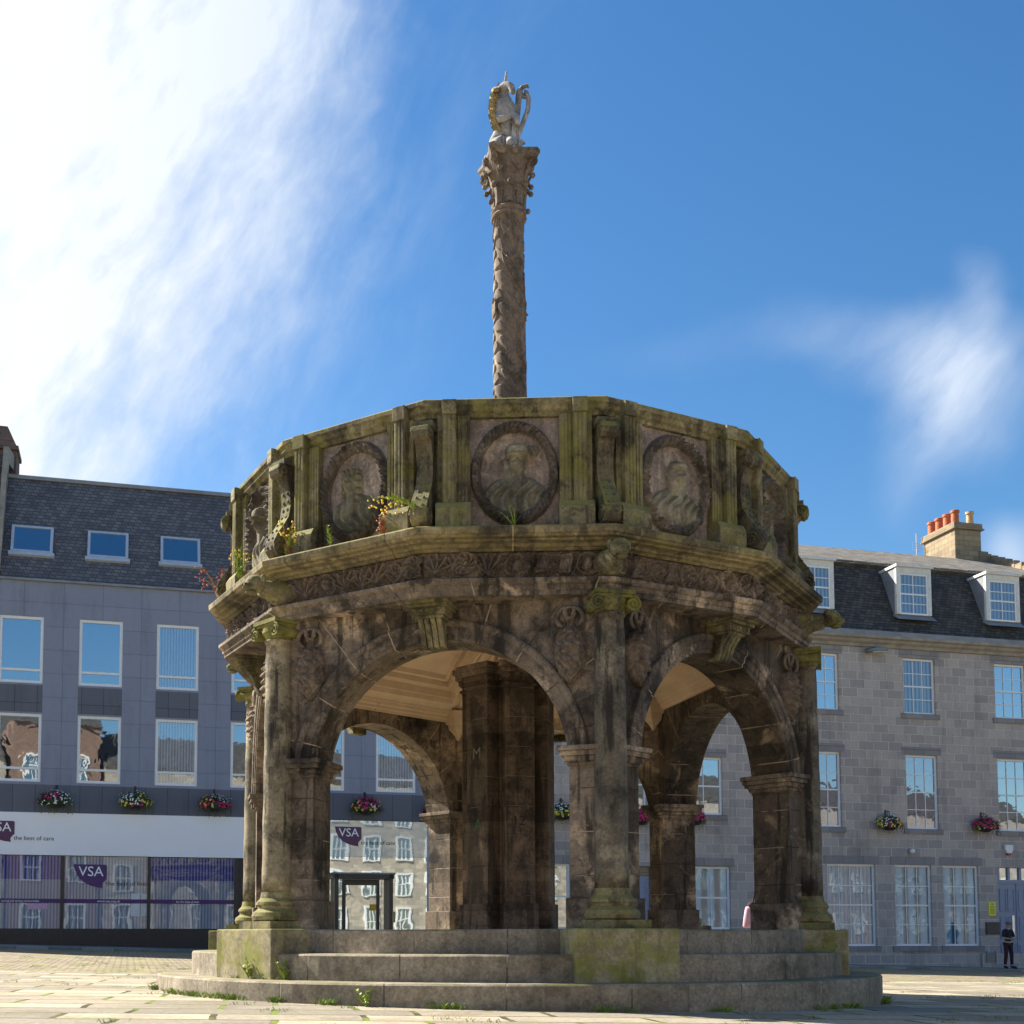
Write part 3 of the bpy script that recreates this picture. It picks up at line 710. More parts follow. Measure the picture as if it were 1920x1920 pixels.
# hidden corner pier behind each column closes the mitre
# entablature
arch_prof = [(2.60, 3.04), (3.255, 3.04), (3.255, 3.075), (3.275, 3.085), (3.275, 3.125), (3.300, 3.135), (3.315, 3.150), (3.315, 3.180), (3.26, 3.192), (2.60, 3.20)]
part('architrave', M().ring(arch_prof, V12).mesh('architrave', 'sandstone'))
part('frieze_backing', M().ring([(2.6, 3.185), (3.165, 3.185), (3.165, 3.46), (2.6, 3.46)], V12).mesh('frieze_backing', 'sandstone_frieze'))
corn = [(2.70, 3.455), (3.20, 3.455), (3.225, 3.475), (3.25, 3.480), (3.265, 3.505), (3.335, 3.510), (3.34, 3.525), (3.395, 3.530), (3.400, 3.548), (3.425, 3.556), (3.432, 3.612), (3.415, 3.625), (3.10, 3.665), (2.70, 3.665)]
part('cornice', M().ring(corn, V12).mesh('cornice', 'sandstone_cornice'), bevel=0.006)
def frieze_panel(seed):
    L_ = 2 * 3.165 * math.sin(R(15)); nu, nv = 300, 52
    u = np.linspace(-L_ / 2, L_ / 2, nu)[None, :] * np.ones((nv, 1)); v = np.linspace(0, 0.262, nv)[:, None] * np.ones((1, nu))
    h = np.zeros_like(u); rs = random.Random(seed)
    uu = u + 0.012 * np.sin(v * 25 + seed); vv = v + 0.010 * np.sin(u * 19 + seed)
    c = -L_ / 2 + 0.11; k = 0
    while c < L_ / 2 - 0.05:
        R0 = rs.uniform(0.080, 0.112); cz = 0.131 + rs.uniform(-.015, .015); du, dv = uu - c, vv - cz; r = np.hypot(du, dv); a = np.arctan2(dv, du); sgn = rs.choice((1, -1)); ph = rs.random() * 6.28
        kind = rs.randint(0, 4)
        inside = sstep(R0 - r, -0.004, 0.01)
        if kind <= 1:       # acanthus scroll
            rim = R0 * (1 - 0.16 * ((sgn * a + ph) % 6.283) / 6.283)
            h = np.maximum(h, 0.050 * G(r - rim, 0.012)); fan = np.abs(np.sin((a + ph) * 4.5 + r * 40 * sgn)); h = np.maximum(h, inside * 0.040 * fan * (r < rim) * np.clip(r / R0 * 1.5, 0.2, 1))
            h = np.maximum(h, 0.050 * np.sqrt(np.clip(1 - (r / 0.026) ** 2, 0, 1)))
        elif kind == 2:     # head in a roundel
            h = np.maximum(h, 0.045 * G(r - R0, 0.011)); e = np.hypot(du / 0.046, (dv - .005) / 0.066); h = np.maximum(h, 0.062 * np.sqrt(np.clip(1 - e ** 2, 0, 1)))
            h = h + 0.012 * G(du - .006, .007) * G(dv, .022) - 0.012 * G(np.hypot(np.abs(du) - .018, dv - .016), .008)
        elif kind == 3:     # shield
            e = np.maximum(np.abs(du) / 0.058, np.abs(dv) / 0.095); h = np.maximum(h, 0.048 * sstep(1.0 - e, 0, 0.12)); h = h - 0.020 * sstep(0.72 - e, 0, 0.1)
        else:               # upright leaf spray
            for q in (-1.0, -0.5, 0, 0.5, 1.0): h = np.maximum(h, 0.046 * G(du * math.cos(q) - (dv + .08) * math.sin(q) * 0.9, 0.011 + 0.05 * np.clip(vv, 0, 1) * .4) * (dv > -.09) * (np.hypot(du, dv + .08) < .19))
        if rs.random() < .8:   # stem sweeping to the next motif
            x0, x1 = c + R0 * .7, c + R0 + .09; z0_, z1_ = (0.03, 0.23) if sgn > 0 else (0.23, 0.03)
            tt = np.clip((uu - x0) / (x1 - x0), 0, 1); path = z0_ + (z1_ - z0_) * (3 * tt ** 2 - 2 * tt ** 3)
            h = np.maximum(h, 0.042 * G(vv - path, 0.016) * (uu > x0 - .01) * (uu < x1 + .01)); h = np.maximum(h, 0.030 * G(vv - path - .035, 0.012) * (uu > x0) * (uu < x1))
        c += R0 * 2 + rs.uniform(0.0, 0.045); k += 1
    leaf = np.abs(np.sin(u * 43 + 4 * np.sin(v * 34 + seed) + seed)) * np.abs(np.sin(v * 37 + 3 * np.sin(u * 21)))
    h = np.maximum(h, 0.022 * leaf)
    h = 1.5 * h * (1 + 0.9 * fbm(u * 26 + seed, v * 26)) + 0.016 * fbm(u * 14 + seed, v * 14)
    h = h * sstep(v, 0, 0.01) * sstep(0.262 - v, 0, 0.01)
    ap = 3.165 * math.cos(R(15)) + 0.002
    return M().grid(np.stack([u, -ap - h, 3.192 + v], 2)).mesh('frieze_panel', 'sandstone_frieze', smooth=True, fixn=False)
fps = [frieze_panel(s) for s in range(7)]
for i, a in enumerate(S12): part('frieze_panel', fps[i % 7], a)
# gargoyles at the hexagon corners
def gargoyle(k):
    m_ = M(); z = 3.34
    L = []
    rs = random.Random(k)
    for (y, rx, rz, dz) in ((-3.02, .15, .14, -.03), (-3.15, .145, .135, -.025), (-3.26, .115, .115, -.01), (-3.36, .085, .09, 0.0), (-3.44, .078, .085, .01)):
        L.append([(rx * math.cos(a) * (1 + .06 * math.sin(3 * a + k)), y, z + dz + rz * math.sin(a)) for a in [2 * math.pi * j / 18 for j in range(18)]])
    m_.loops(L)
    m_.ball((0, -3.50, z + .035), (.092, .105, .085), 18, 12)      # skull
    m_.ball((0, -3.585, z - .005), (.060, .055, .045), 14, 8)      # muzzle
    m_.ball((0, -3.555, z - .060), (.050, .055, .022), 12, 6)      # jaw
    for sx in (-1, 1):
        m_.ball((sx * .048, -3.575, z + .055), (.022, .018, .02), 8, 6); m_.ball((sx * .085, -3.47, z + .075), (.025, .035, .04), 8, 6)
        m_.ball((sx * .025, -3.635, z + .008), (.016, .012, .012), 6, 5)
    return m_.mesh('gargoyle', 'sandstone_mossy', smooth=True)
gm = gargoyle(1)
for i, a in enumerate(HEX):
    g = part('gargoyle', gm, a)
# parapet: deck, panels, pilasters, consoles, coping
part('deck', M().ring([(0.0, 3.64), (3.0, 3.60), (3.0, 3.72), (0.0, 3.74)], V12).mesh('deck', 'sandstone_plain'))
PA = 2.985
def medallion(kind):
    nu, nv = 124, 150; W = 0.435; z0, z1 = 3.655, 4.735
    u = np.linspace(-W, W, nu)[None, :] * np.ones((nv, 1)); z = np.linspace(z0, z1, nv)[:, None] * np.ones((1, nu))
    cz = 4.205; a_, b_ = 0.395, 0.485
    x = u; y = z - cz; e = np.hypot(x / a_, y / b_); an = np.arctan2(y / b_, x / a_)
    h = 0.005 * fbm(u * 8 + kind, z * 8)
    ring = np.clip(1 - ((e - 0.90) / 0.105) ** 2, 0, 1) ** 0.5
    tw = 0.72 + 0.28 * np.sin(an * 34 + (e - 0.9) * 34) * np.cos(an * 17) + 0.5 * fbm(an * 9 + kind, e * 30)
    h = h + 0.115 * ring * np.clip(tw, 0.35, 1.3)
    ins = sstep(0.82 - e, 0, 0.03)
    fld = h * (1 - ins) + ins * (-0.012 + 0.006 * fbm(u * 6, z * 6 + kind))
    b = np.zeros_like(u)
    hx = (0.02, -0.045, 0.035, 0.0, -0.03, 0.03)[kind % 6]; lean = (0.25, -0.2, 0.1, 0.3, -0.25, 0.15)[kind % 6]
    sh = np.clip(1 - np.abs((x - hx * .5) / 0.285) ** 2.6 - np.clip((y + 0.16), 0, 9) * 7 - 0.0, 0, 1) ** 0.5 * (y < -0.02)
    folds = 0.75 + 0.25 * np.sin(x * 60 + y * 25 * (1 if kind % 2 else -1) + 2 * np.sin(y * 20))
    b = np.maximum(b, 0.075 * sh * folds)
    neck = np.clip(1 - ((x - hx) / 0.062) ** 2, 0, 1) ** 0.5 * (y > -0.22) * (y < 0.02); b = np.maximum(b, 0.060 * neck)
    hd = np.clip(1 - ((x - hx) / 0.080) ** 2 - ((y - 0.085) / 0.120) ** 2, 0, 1) ** 0.5; b = np.maximum(b, 0.095 * hd)
    nose = G(x - hx - lean * 0.04, 0.012) * G(y - 0.065, 0.032); b = b + 0.028 * nose
    for sx in (-1, 1): b = b - 0.020 * G(np.hypot((x - hx - lean * .03 - sx * 0.032) / 1.4, y - 0.095), 0.013)
    b = b - 0.014 * G(np.hypot((x - hx - lean * .03) / 2.2, y - 0.022), 0.010)
    if kind % 3 == 0:       # broad hat with plume
        hat = np.clip(1 - ((x - hx) / 0.105) ** 4 - ((y - 0.195) / 0.060) ** 4, 0, 1) ** 0.5; brim = np.clip(1 - ((x - hx - 0.01) / 0.125) ** 4 - ((y - 0.140) / 0.018) ** 2, 0, 1) ** 0.5
        b = np.maximum(b, 0.105 * hat); b = np.maximum(b, 0.125 * brim)
        pl = np.clip(1 - ((x - hx - 0.14) / 0.065) ** 2 - ((y - 0.21) / 0.06) ** 2, 0, 1) ** 0.5; b = np.maximum(b, 0.06 * pl * (0.7 + 0.3 * np.sin(x * 90 + y * 60)))
        hr = np.clip(1 - ((x - hx + 0.075 + y * 0.25) / 0.045) ** 2, 0, 1) ** 0.5 * (y < 0.12) * (y > -0.2); b = np.maximum(b, 0.05 * hr)
    elif kind % 3 == 1:     # crown and long curls
        hr = np.clip(1 - ((np.abs(x - hx) - 0.080) / 0.040) ** 2, 0, 1) ** 0.5 * (y < 0.16) * (y > -0.16); b = np.maximum(b, 0.062 * hr * (0.75 + 0.25 * np.sin(y * 90)))
        cr = np.clip(1 - ((x - hx) / 0.095) ** 4 - ((y - 0.195) / 0.030) ** 4, 0, 1) ** 0.5; b = np.maximum(b, 0.095 * cr * (0.8 + 0.2 * np.cos((x - hx) * 130)))
    else:                   # round cap with veil
        vl = np.clip(1 - ((x - hx) / 0.125) ** 2 - ((y - 0.07) / 0.19) ** 2, 0, 1) ** 0.5; b = np.maximum(b, 0.070 * vl)
        cp = np.clip(1 - ((x - hx) / 0.095) ** 2 - ((y - 0.175) / 0.06) ** 2, 0, 1) ** 0.5; b = np.maximum(b, 0.10 * cp)
    ep = ins
    fld = fld + 1.35 * b * ep * sstep(0.86 - e, 0, 0.05)
    def stroke(x0, y0, x1, y1): return G(segd(x, y, (x0, y0), (x1, y1)), 0.006)
    if kind == 0:
        for q in ((-.275, .05, -.275, .125), (-.235, .05, -.205, .125), (-.175, .05, -.205, .125), (-.225, .08, -.185, .08), (.215, .05, .215, .125), (.215, .125, .245, .118), (.245, .118, .245, .095), (.245, .095, .215, .088), (.225, .088, .25, .05)):
            fld = fld - 0.012 * stroke(*q)
    if kind == 1:
        for q in ((-.245, -.03, -.215, .05), (-.185, -.03, -.215, .05), (-.232, 0, -.198, 0), (.18, .05, .18, .13), (.165, .05, .195, .05)):
            fld = fld - 0.012 * stroke(*q)
    if kind == 5 or kind == 4: pass
    me = M().grid(np.stack([u, -PA - fld, z], 2)).mesh('medallion', ['sandstone_panel', 'wreath_stone', 'bust_stone'], smooth=True, fixn=False)
    ec = e[:-1, :-1]; bc = b[:-1, :-1]
    idx = np.where((ec > 0.79) & (ec < 1.02), 1, np.where((ec <= 0.79) & (bc > 0.008), 2, 0)).astype(np.int32).ravel()
    me.polygons.foreach_set('material_index', idx); me.update(); return me
meds = [medallion(k) for k in range(6)]
def pilaster(sg):
    m_ = M()
    if 1:
        def B(a, b, y0, y1, z0, z1):
            x0, x1 = (a, b) if sg > 0 else (-b, -a); m_.box(x0, x1, y0, y1, z0, z1)
        B(0.405, 0.70, -3.06, -2.80, 3.90, 4.735)                    # body
        for k in range(3): B(0.425 + k * 0.034, 0.447 + k * 0.034, -3.068, -3.05, 3.90, 4.725)
        B(0.530, 0.650, -3.125, -3.0, 3.90, 4.735)                   # projecting strip with two reeds
        for k in range(3): B(0.538 + k * 0.038, 0.564 + k * 0.038, -3.132, -3.12, 3.92, 4.715)
        # sloped base block
        x0, x1 = (0.395, 0.715) if sg > 0 else (-0.715, -0.395)
        m_.prism([(-2.8, 3.63), (-3.175, 3.63), (-3.175, 3.835), (-3.135, 3.90), (-2.8, 3.92)], x0, x1, lambda a, b, h: (h, a, b))
    return m_.mesh('pilaster', 'sandstone_mossy')
pil_me = [pilaster(-1), pilaster(1)]
panel_me = M().box(-0.72, 0.72, -2.95, -2.75, 3.62, 4.74).mesh('parapet_panel', 'sandstone_panel')
cb_me = [M().box(sg * 0.59 - 0.066, sg * 0.59 + 0.066, -3.150, -2.95, 4.718, 4.852).mesh('coping_break', 'sandstone_mossy') for sg in (-1, 1)]
for i, a in enumerate(S12):
    k = {11: 1, 0: 0, 1: 2, 2: 4, 10: 3, 3: 5}.get(i, i % 6)
    p_ = part('parapet_panel', panel_me, a)
    obj('medallion', meds[k], p_); [obj('pilaster', q, p_, bevel=0.005) for q in pil_me]; [obj('coping_break', q, p_, bevel=0.006) for q in cb_me]
# corner core walls + consoles
def console():
    m_ = M(); w_ = 0.078
    core = M()
    side = []
    # S-shaped scroll profile (y outward, z)
    pr = [(-2.90, 4.60), (-3.245, 4.62), (-3.295, 4.595), (-3.31, 4.55), (-3.295, 4.50), (-3.255, 4.475), (-3.225, 4.49), (-3.20, 4.46), (-3.165, 4.36), (-3.155, 4.22),
          (-3.175, 4.10), (-3.235, 4.00), (-3.30, 3.91), (-3.345, 3.82), (-3.345, 3.74), (-3.30, 3.685), (-3.22, 3.665), (-3.15, 3.68), (-2.90, 3.68)]
    fr = lambda a, b, h: (h, a, b)
    m_.prism(pr, -w_, w_, fr)
    for sx in (-1, 1):
        for (cy, cz, r0) in ((-3.245, 4.545, 0.055), (-3.265, 3.76, 0.075)):
            pts = []
            for k in range(26):
                a = k / 25 * 2 * math.pi * 1.6; rr = r0 * (1 - 0.75 * k / 25); pts.append((sx * (w_ + 0.004), cy - rr * math.cos(a), cz + rr * math.sin(a)))
            m_.tube(pts, 0.011, 5)
    for k in range(8):   # drilled holes / scales on front: paired studs
        z = 4.34 - k * 0.082; y = np.interp(-z, [-4.46, -4.36, -4.22, -4.10, -4.0, -3.91, -3.82], [-3.20, -3.165, -3.155, -3.175, -3.235, -3.30, -3.345])
        for sx in (-1, 1): m_.ball((sx * 0.035, y - 0.002, z), (0.016, 0.010, 0.018), 7, 5)
    m_.box(-0.105, 0.105, -3.255, -2.95, 4.60, 4.655)
    m_.box(-0.14, 0.14, -3.075, -2.85, 3.62, 4.74)
    return m_.mesh('console', 'console_stone')
con_me = console()
for i, a in enumerate(V12): part('console', con_me, a, bevel=0.006)
cop = [(2.86, 4.725), (3.135, 4.725), (3.14, 4.755), (3.175, 4.775), (3.178, 4.81), (3.205, 4.825), (3.205, 4.868), (3.18, 4.885), (2.88, 4.89)]
part('coping', M().ring(cop, V12).mesh('coping', 'sandstone_mossy'), bevel=0.006)
#CENTRE
# central clustered pier
m_ = M(); m_.lathe([(0.36, 0.03), (0.36, 3.05)], 12)
for i, a in enumerate(HEX):
    rm = Matrix.Rotation(R(a), 4, 'Z')
    m_.box(-0.165, 0.165, -0.50, -0.2, 0.03, 3.05, rm); m_.box(-0.19, 0.19, -0.53, -0.2, 0.028, 0.36, rm)
    for z0, z1, pr in ((2.78, 2.81, .025), (2.86, 2.92, .035), (2.92, 2.98, .065), (2.98, 3.04, .09)): m_.box(-0.165 - pr, 0.165 + pr, -0.50 - pr, -0.2, z0, z1, rm)
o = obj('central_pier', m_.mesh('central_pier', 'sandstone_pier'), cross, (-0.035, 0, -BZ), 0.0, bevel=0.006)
# graffiti on the central pier
for body, sz, mt, a, off, z in (('A', 0.20, 'graffiti_green', -48, 0.02, 1.17), ('12', 0.15, 'graffiti_dark', 12, -0.02, 1.22), ('M', 0.18, 'chalk', -48, 0.0, 1.98)):
    me = text_mesh(body, sz, mt, 0.001); g = obj('graffiti', me, o, (0, 0, 0))
    q = Matrix.Rotation(R(a), 4, 'Z') @ Matrix.Translation((off, -0.503, z)) @ Matrix.Rotation(R(90), 4, 'X'); g.matrix_local = q
# ceiling: moulded cornice, webs with sunk panels, corner brackets
ai = A0 - T
m_ = M()
def hexring(prof): m_.ring(prof, HEX, 1 / math.cos(R(30)))
hexring([(ai + 0.02, 2.90), (ai - 0.03, 2.90), (ai - 0.035, 2.925), (ai - 0.06, 2.94), (ai - 0.065, 2.97), (ai - 0.10, 2.985), (ai - 0.11, 3.02), (ai - 0.13, 3.03), (ai + 0.02, 3.045)])
ceil = part('ceiling', m_.mesh('ceiling_cornice', 'plaster_ceiling'))
def vault():
    v_ = M()
    def P(s, k):     # k 0 at wall, 1 at centre ring ; s -1..1
        a = (ai - 0.12) * (1 - k) + 0.52 * k
        z = 3.03 + 0.56 * math.sin(k * math.pi / 2 * 0.96) ** 0.8
        wd = a * math.tan(R(30))
        return (s * wd, -a, z)
    n = 14
    def depth(s, k):  # sunk moulded frame
        d = min((1 - abs(s)) * 1.2 * (1 - k * .5), k * 1.7, (1 - k) * 1.4)
        return (0.08 if d > 0.20 else 0.0) - (0.05 if 0.12 < d < 0.17 else 0) + (0.07 if d > 0.27 else 0) - (0.05 if .32 < d < .36 else 0)
    N = 110; rows = []
    for i in range(N + 1):
        k = i / N; rows.append([])
        for j in range(N + 1):
            s = -1 + 2 * j / N; x, y, z = P(s, k); rows[-1].append((x, y, z + depth(s, k)))
    v_.grid(np.array(rows)); 
    # rib along the groin
    v_.tube([(P(1, k / 16)[0], P(1, k / 16)[1], P(1, k / 16)[2] - 0.01) for k in range(17)], 0.035, 6)
    return v_.mesh('vault_web', 'plaster_ceiling')
vm_ = vault()
for i, a in enumerate(SIDES): obj('vault_web', vm_, ceil, (0, 0, 0), R(a))
m_ = M(); L = []
for r, z in ((0.02, 2.66), (0.05, 2.72), (0.13, 2.80), (0.14, 2.86), (0.17, 2.87), (0.19, 2.93), (0.21, 3.04)):
    L.append([(r * math.cos(a), -2.66 + 0.02 + r * 1.1 * math.sin(a), z) for a in [2 * math.pi * k / 6 for k in range(6)]])
m_.loops(L); bm_ = m_.mesh('ceiling_bracket', 'plaster_ceiling')
for i, a in enumerate(HEX): obj('ceiling_bracket', bm_, ceil, (0, 0, 0), R(a))
# central carved shaft
def shaft():
    nz, na = 620, 200; z0, z1 = 3.70, 8.44
    z = np.linspace(z0, z1, nz)[:, None] * np.ones((1, na)); a = np.linspace(0, 2 * np.pi, na, endpoint=False)[None, :] * np.ones((nz, 1))
    q = (z - z0) / (z1 - z0); r = 0.210 - 0.028 * q
    # (angles measured from the camera-facing side)
    x = np.angle(np.exp(1j * a)) * 0.2
    h = np.zeros_like(z)
    for sg, off in ((1, 0.0), (-1, 2.1)):
        ph = (z * 1.55 * sg + a + off + 0.5 * np.sin(z * 5)) % (2 * np.pi); dph = np.minimum(ph, 2 * np.pi - ph)
        h = np.maximum(h, 0.030 * G(dph * 0.2, 0.012)); h = np.maximum(h, 0.024 * G((dph - 0.30) * 0.2, 0.008)); h = np.maximum(h, 0.022 * G((dph - 0.8) * 0.2, 0.009) * (np.sin(z * 7) > -.2))
    for (zc, ac, rx, rz) in ((8.05, 0.0, .095, .17), (7.35, -1.35, .07, .12), (7.30, 1.1, .075, .13), (6.62, 0.35, .095, .15), (6.05, -0.55, .09, .13), (6.9, 2.6, .08, .14), (8.0, 3.0, .09, .15), (5.3, 0.1, .09, .15), (5.0, 2.4, .09, .15)):
        da = np.angle(np.exp(1j * (a - ac))) * 0.2; e = np.hypot(da / rx, (z - zc) / rz)
        h = h * sstep(e, 0.75, 1.05) + 0.034 * G(e - 1.0, 0.08) + 0.016 * np.clip(1 - e ** 2, 0, 1) * (zc < 8)
    lv = np.abs(np.sin(a * 3 + z * 9)) * np.abs(np.sin(z * 16 + 2 * np.sin(a * 2)))
    h = np.maximum(h, 0.018 * sstep(lv, .25, .5)) + 0.002 * fbm(a * 12, z * 14)
    rr = r + h - 0.018
    X3 = np.stack([rr * np.sin(a), -rr * np.cos(a), z], 2)
    m_ = M(); m_.grid(X3, closeu=True)
    return m_.mesh('carved_shaft', 'sandstone_shaft', smooth=True)
sh_ = part('carved_shaft', shaft())
m_ = M(); m_.lathe([(0.26, 3.66), (0.27, 3.78), (0.24, 3.84), (0.215, 3.90)], 32)
obj('shaft_base', m_.mesh('shaft_base', 'sandstone_shaft'), sh_)
# corinthian capital
m_ = M()
m_.lathe([(0.178, 8.42), (0.205, 8.435), (0.213, 8.455), (0.205, 8.475), (0.19, 8.485), (0.205, 8.50), (0.212, 8.52), (0.20, 8.545), (0.172, 8.56), (0.175, 8.60), (0.185, 8.75), (0.215, 8.92), (0.25, 9.03), (0.27, 9.10)], 40)
for tier, (zb, zt, rb, ro, n, off) in enumerate(((8.57, 8.80, .182, .262, 8, 0), (8.70, 8.96, .19, .300, 8, 22.5))):
    for k in range(n):
        a = R(360 / n * k + off); 
        L = []
        for q in range(9):
            u_ = q / 8; rad = rb + (ro - rb) * u_ ** 2.2; z = zb + (zt - zb) * (math.sin(u_ * math.pi * 0.62) / math.sin(math.pi * 0.62) if u_ < 0.8 else 1.0 - (u_ - 0.8) * 0.9) ; wd = 0.060 * math.sin(math.pi * min(1, u_ * 0.8 + 0.18)) + 0.012
            row = []
            for s in (-1, -0.5, 0, 0.5, 1):
                rad2 = rad + 0.016 * (1 - s * s) + 0.008 * math.cos(s * 9); row.append((rad2 * math.sin(a) + s * wd * math.cos(a), -rad2 * math.cos(a) + s * wd * math.sin(a), z))
            for s in (1, 0, -1):
                rad2 = rad - 0.02; row.append((rad2 * math.sin(a) + s * wd * .8 * math.cos(a), -rad2 * math.cos(a) + s * wd * .8 * math.sin(a), z))
            L.append(row)
        m_.loops(L)
        m_.ball((ro * math.sin(a), -ro * math.cos(a), zt - 0.035), 0.032, 8, 6)
for k in range(4):      # corner volutes and abacus horns
    a = R(45 + 90 * k + 12)
    pts = [(0.20 * math.sin(a), -0.20 * math.cos(a), 8.88)]
    for q in range(14):
        an = q / 13 * 5.2; rr = 0.05 * (1 - 0.6 * q / 13); cr = 0.325
        rad = cr + rr * math.sin(an); pts.append((rad * math.sin(a), -rad * math.cos(a), 9.045 + rr * math.cos(an)))
    m_.tube(pts, 0.024, 6)
for k in range(8):
    a = R(45 * k + 12); m_.tube([(0.20 * math.sin(a + .15), -0.20 * math.cos(a + .15), 8.85), (0.25 * math.sin(a + .1), -0.25 * math.cos(a + .1), 8.97), (0.28 * math.sin(a - .1), -0.28 * math.cos(a - .1), 9.02)], 0.018, 6)
for a_ in (-62, 108): m_.ball((0.245 * math.sin(R(a_)), -0.245 * math.cos(R(a_)), 8.60), 0.032, 10, 7)
obj('corinthian_capital', m_.mesh('corinthian_capital', 'sandstone_shaft', smooth=False), sh_)
m_ = M(); ab = []
for z, rs_ in ((9.09, 0.95), (9.12, 0.98), (9.15, 1.05), (9.185, 1.06)):
    row = []
    for k in range(4):
        a0 = 45 + 90 * k + 12
        for da, r in ((-5, 0.385), (5, 0.385), (22, 0.285), (45, 0.262), (68, 0.285)):
            row.append((r * rs_ * math.sin(R(a0 + da)), -r * rs_ * math.cos(R(a0 + da)), z))
    L = ab.append(row)
m_.loops(ab)
for k in range(4): a = R(90 * k + 12); m_.ball((0.275 * math.sin(a), -0.275 * math.cos(a), 9.13), (0.045, 0.045, 0.05), 10, 7)
obj('abacus', m_.mesh('abacus', 'sandstone_shaft'), sh_)
#UNICORN
# ------------------------------------------------------------------ unicorn statue
uni = thing('unicorn_statue', 'pale marble seated unicorn holding a scrolled shield on top of the tall carved column', 'statue', (CX, CY, 9.185))
def skin_obj(name, nodes, edges, material, parent=None, sub=2, root=0, loc=(0, 0, 0), rot=0.0, **k):
    """nodes: (x,y,z,r)"""
    me = bpy.data.meshes.new(name); b = bmesh.new(); lay = b.verts.layers.skin.verify()
    vs = []
    for n_ in nodes:
        v = b.verts.new(n_[:3]); r_ = n_[3]; v[lay].radius = (r_, n_[4] if len(n_) > 4 else r_); vs.append(v)
    vs[root][lay].use_root = True
    for a, c in edges: b.edges.new((vs[a], vs[c]))
    b.to_mesh(me); b.free(); me.materials.append(MAT[material])
    o = bpy.data.objects.new(name, me); col.objects.link(o)
    s_ = o.modifiers.new('skin', 'SKIN'); s_.use_smooth_shade = True
    u_ = o.modifiers.new('sub', 'SUBSURF'); u_.levels = sub; u_.render_levels = sub
    dg = bpy.context.evaluated_depsgraph_get(); dg.update()
    me2 = bpy.data.meshes.new_from_object(o.evaluated_get(dg)); me2.name = name
    if not me2.materials: me2.materials.append(MAT[material])
    for p_ in me2.polygons: p_.use_smooth = True
    o.modifiers.clear(); o.data = me2; bpy.data.meshes.remove(me)
    if parent: o.parent = parent
    o.location = loc; o.rotation_euler = (0, 0, rot) if not hasattr(rot, '__len__') else rot
    for a, c in k.items(): o[a] = c
    return o
# seated body: broad haunches, upright chest, arched neck with the head bent down towards the shield
nodes = [(-.04, .06, .15, .185, .19), (-.045, .03, .33, .140, .15), (-.035, .00, .46, .130, .13), (-.035, -.01, .58, .135, .13), (-.060, -.01, .70, .125, .12), (-.085, -.02, .82, .098, .10), (-.040, -.10, .860, .066, .070), (.025, -.17, .800, .048), (.050, -.20, .680, .030),
         (-.15, -.02, .14, .110), (-.17, -.13, .09, .060), (-.14, -.21, .03, .040), (.04, -.06, .16, .110), (.03, -.18, .11, .060), (-.01, -.24, .04, .040),
         (.04, -.09, .50, .060), (.09, -.16, .42, .044), (.10, -.20, .31, .034), (-.13, -.09, .48, .055), (-.09, -.19, .38, .042), (.02, -.22, .40, .034)]
edges = [(0, 1), (1, 2), (2, 3), (3, 4), (4, 5), (5, 6), (6, 7), (7, 8), (0, 9), (9, 10), (10, 11), (0, 12), (12, 13), (13, 14), (3, 15), (15, 16), (16, 17), (3, 18), (18, 19), (19, 20)]
body = skin_obj('body', nodes, edges, 'marble', uni)
obj('horn', M().tube([(-.040, -.05, .85), (-.034, -.065, .94), (-.022, -.085, 1.045)], [.024, .019, .012], 8).mesh('horn', 'marble'), uni)
for x, y in ((-.115, -.01), (-.075, .04)):
    m_ = M(); m_.loops([[(x - .034, y, .86), (x, y - .03, .87), (x + .032, y, .86), (x, y + .02, .85)], [(x - .016, y, .92), (x, y - .006, .92), (x + .016, y, .92), (x, y + .006, .92)], [(x - .002, y, .975), (x, y - .002, .975), (x + .002, y, .975), (x, y + .002, .975)]])
    obj('ear', m_.mesh('ear', 'marble'), uni)
m_ = M(); rs = random.Random(5)
for k in range(38):     # mane locks falling over the neck
    q = k / 37; z = .88 - q * .46; x = -.125 - .055 * math.sin(q * 3.1); y = -.05 + rs.uniform(-.07, .07)
    m_.tube([(x + .05, y * .8, z), (x - .03, y, z - .03), (x - .055 + .04 * q, y - .02, z - .085), (x - .01 + .06 * q, y - .03, z - .16)], [.03, .036, .030, .006], 6)
obj('mane', m_.mesh('mane', 'gilded_mane', smooth=True), uni)
m_ = M()      # scrolled shield at its side
fr = lambda a, b, h: (a, h, b)
m_.prism([(.02, .12), (.085, .13), (.115, .30), (.135, .50), (.150, .66), (.165, .76), (.13, .80), (.085, .76), (.07, .60), (.04, .40)], -.13, -.03, fr)
pts = [(.06, -.12, .12), (.10, -.12, .20), (.165, -.12, .38), (.225, -.12, .55), (.235, -.12, .68), (.20, -.12, .76)]
for k in range(12): a = k / 11 * 5.6; rr = .045 * (1 - .6 * k / 11); pts.append((.185 - rr * math.sin(a) * -1, -.12, .725 + rr * math.cos(a)))
m_.tube(pts, [.030] * 6 + [.020] * 12, 6)
m_.tube([(.10, -.12, .76), (.16, -.12, .82), (.22, -.12, .845), (.235, -.12, .815)], [.02, .028, .022, .012], 6)
pts = []
for k in range(16): a = k / 15 * 7.5; rr = .050 * (1 - .75 * k / 15); pts.append((.125 + rr * math.cos(a), -.13, .115 + rr * math.sin(a)))
m_.tube(pts, .018, 6)
for s in (0,): m_.prism([(.02, .36), (.03, .36), (.12, .40), (.115, .42)], -.162, -.15, fr)
obj('shield', m_.mesh('shield', 'marble'), uni, label='scroll-edged marble shield held at the side')
m_ = M(); m_.lathe([(0.27, 0.0), (0.265, 0.04), (0.22, 0.06)], 20, squash=.8)
obj('base', m_.mesh('base', 'marble'), uni)
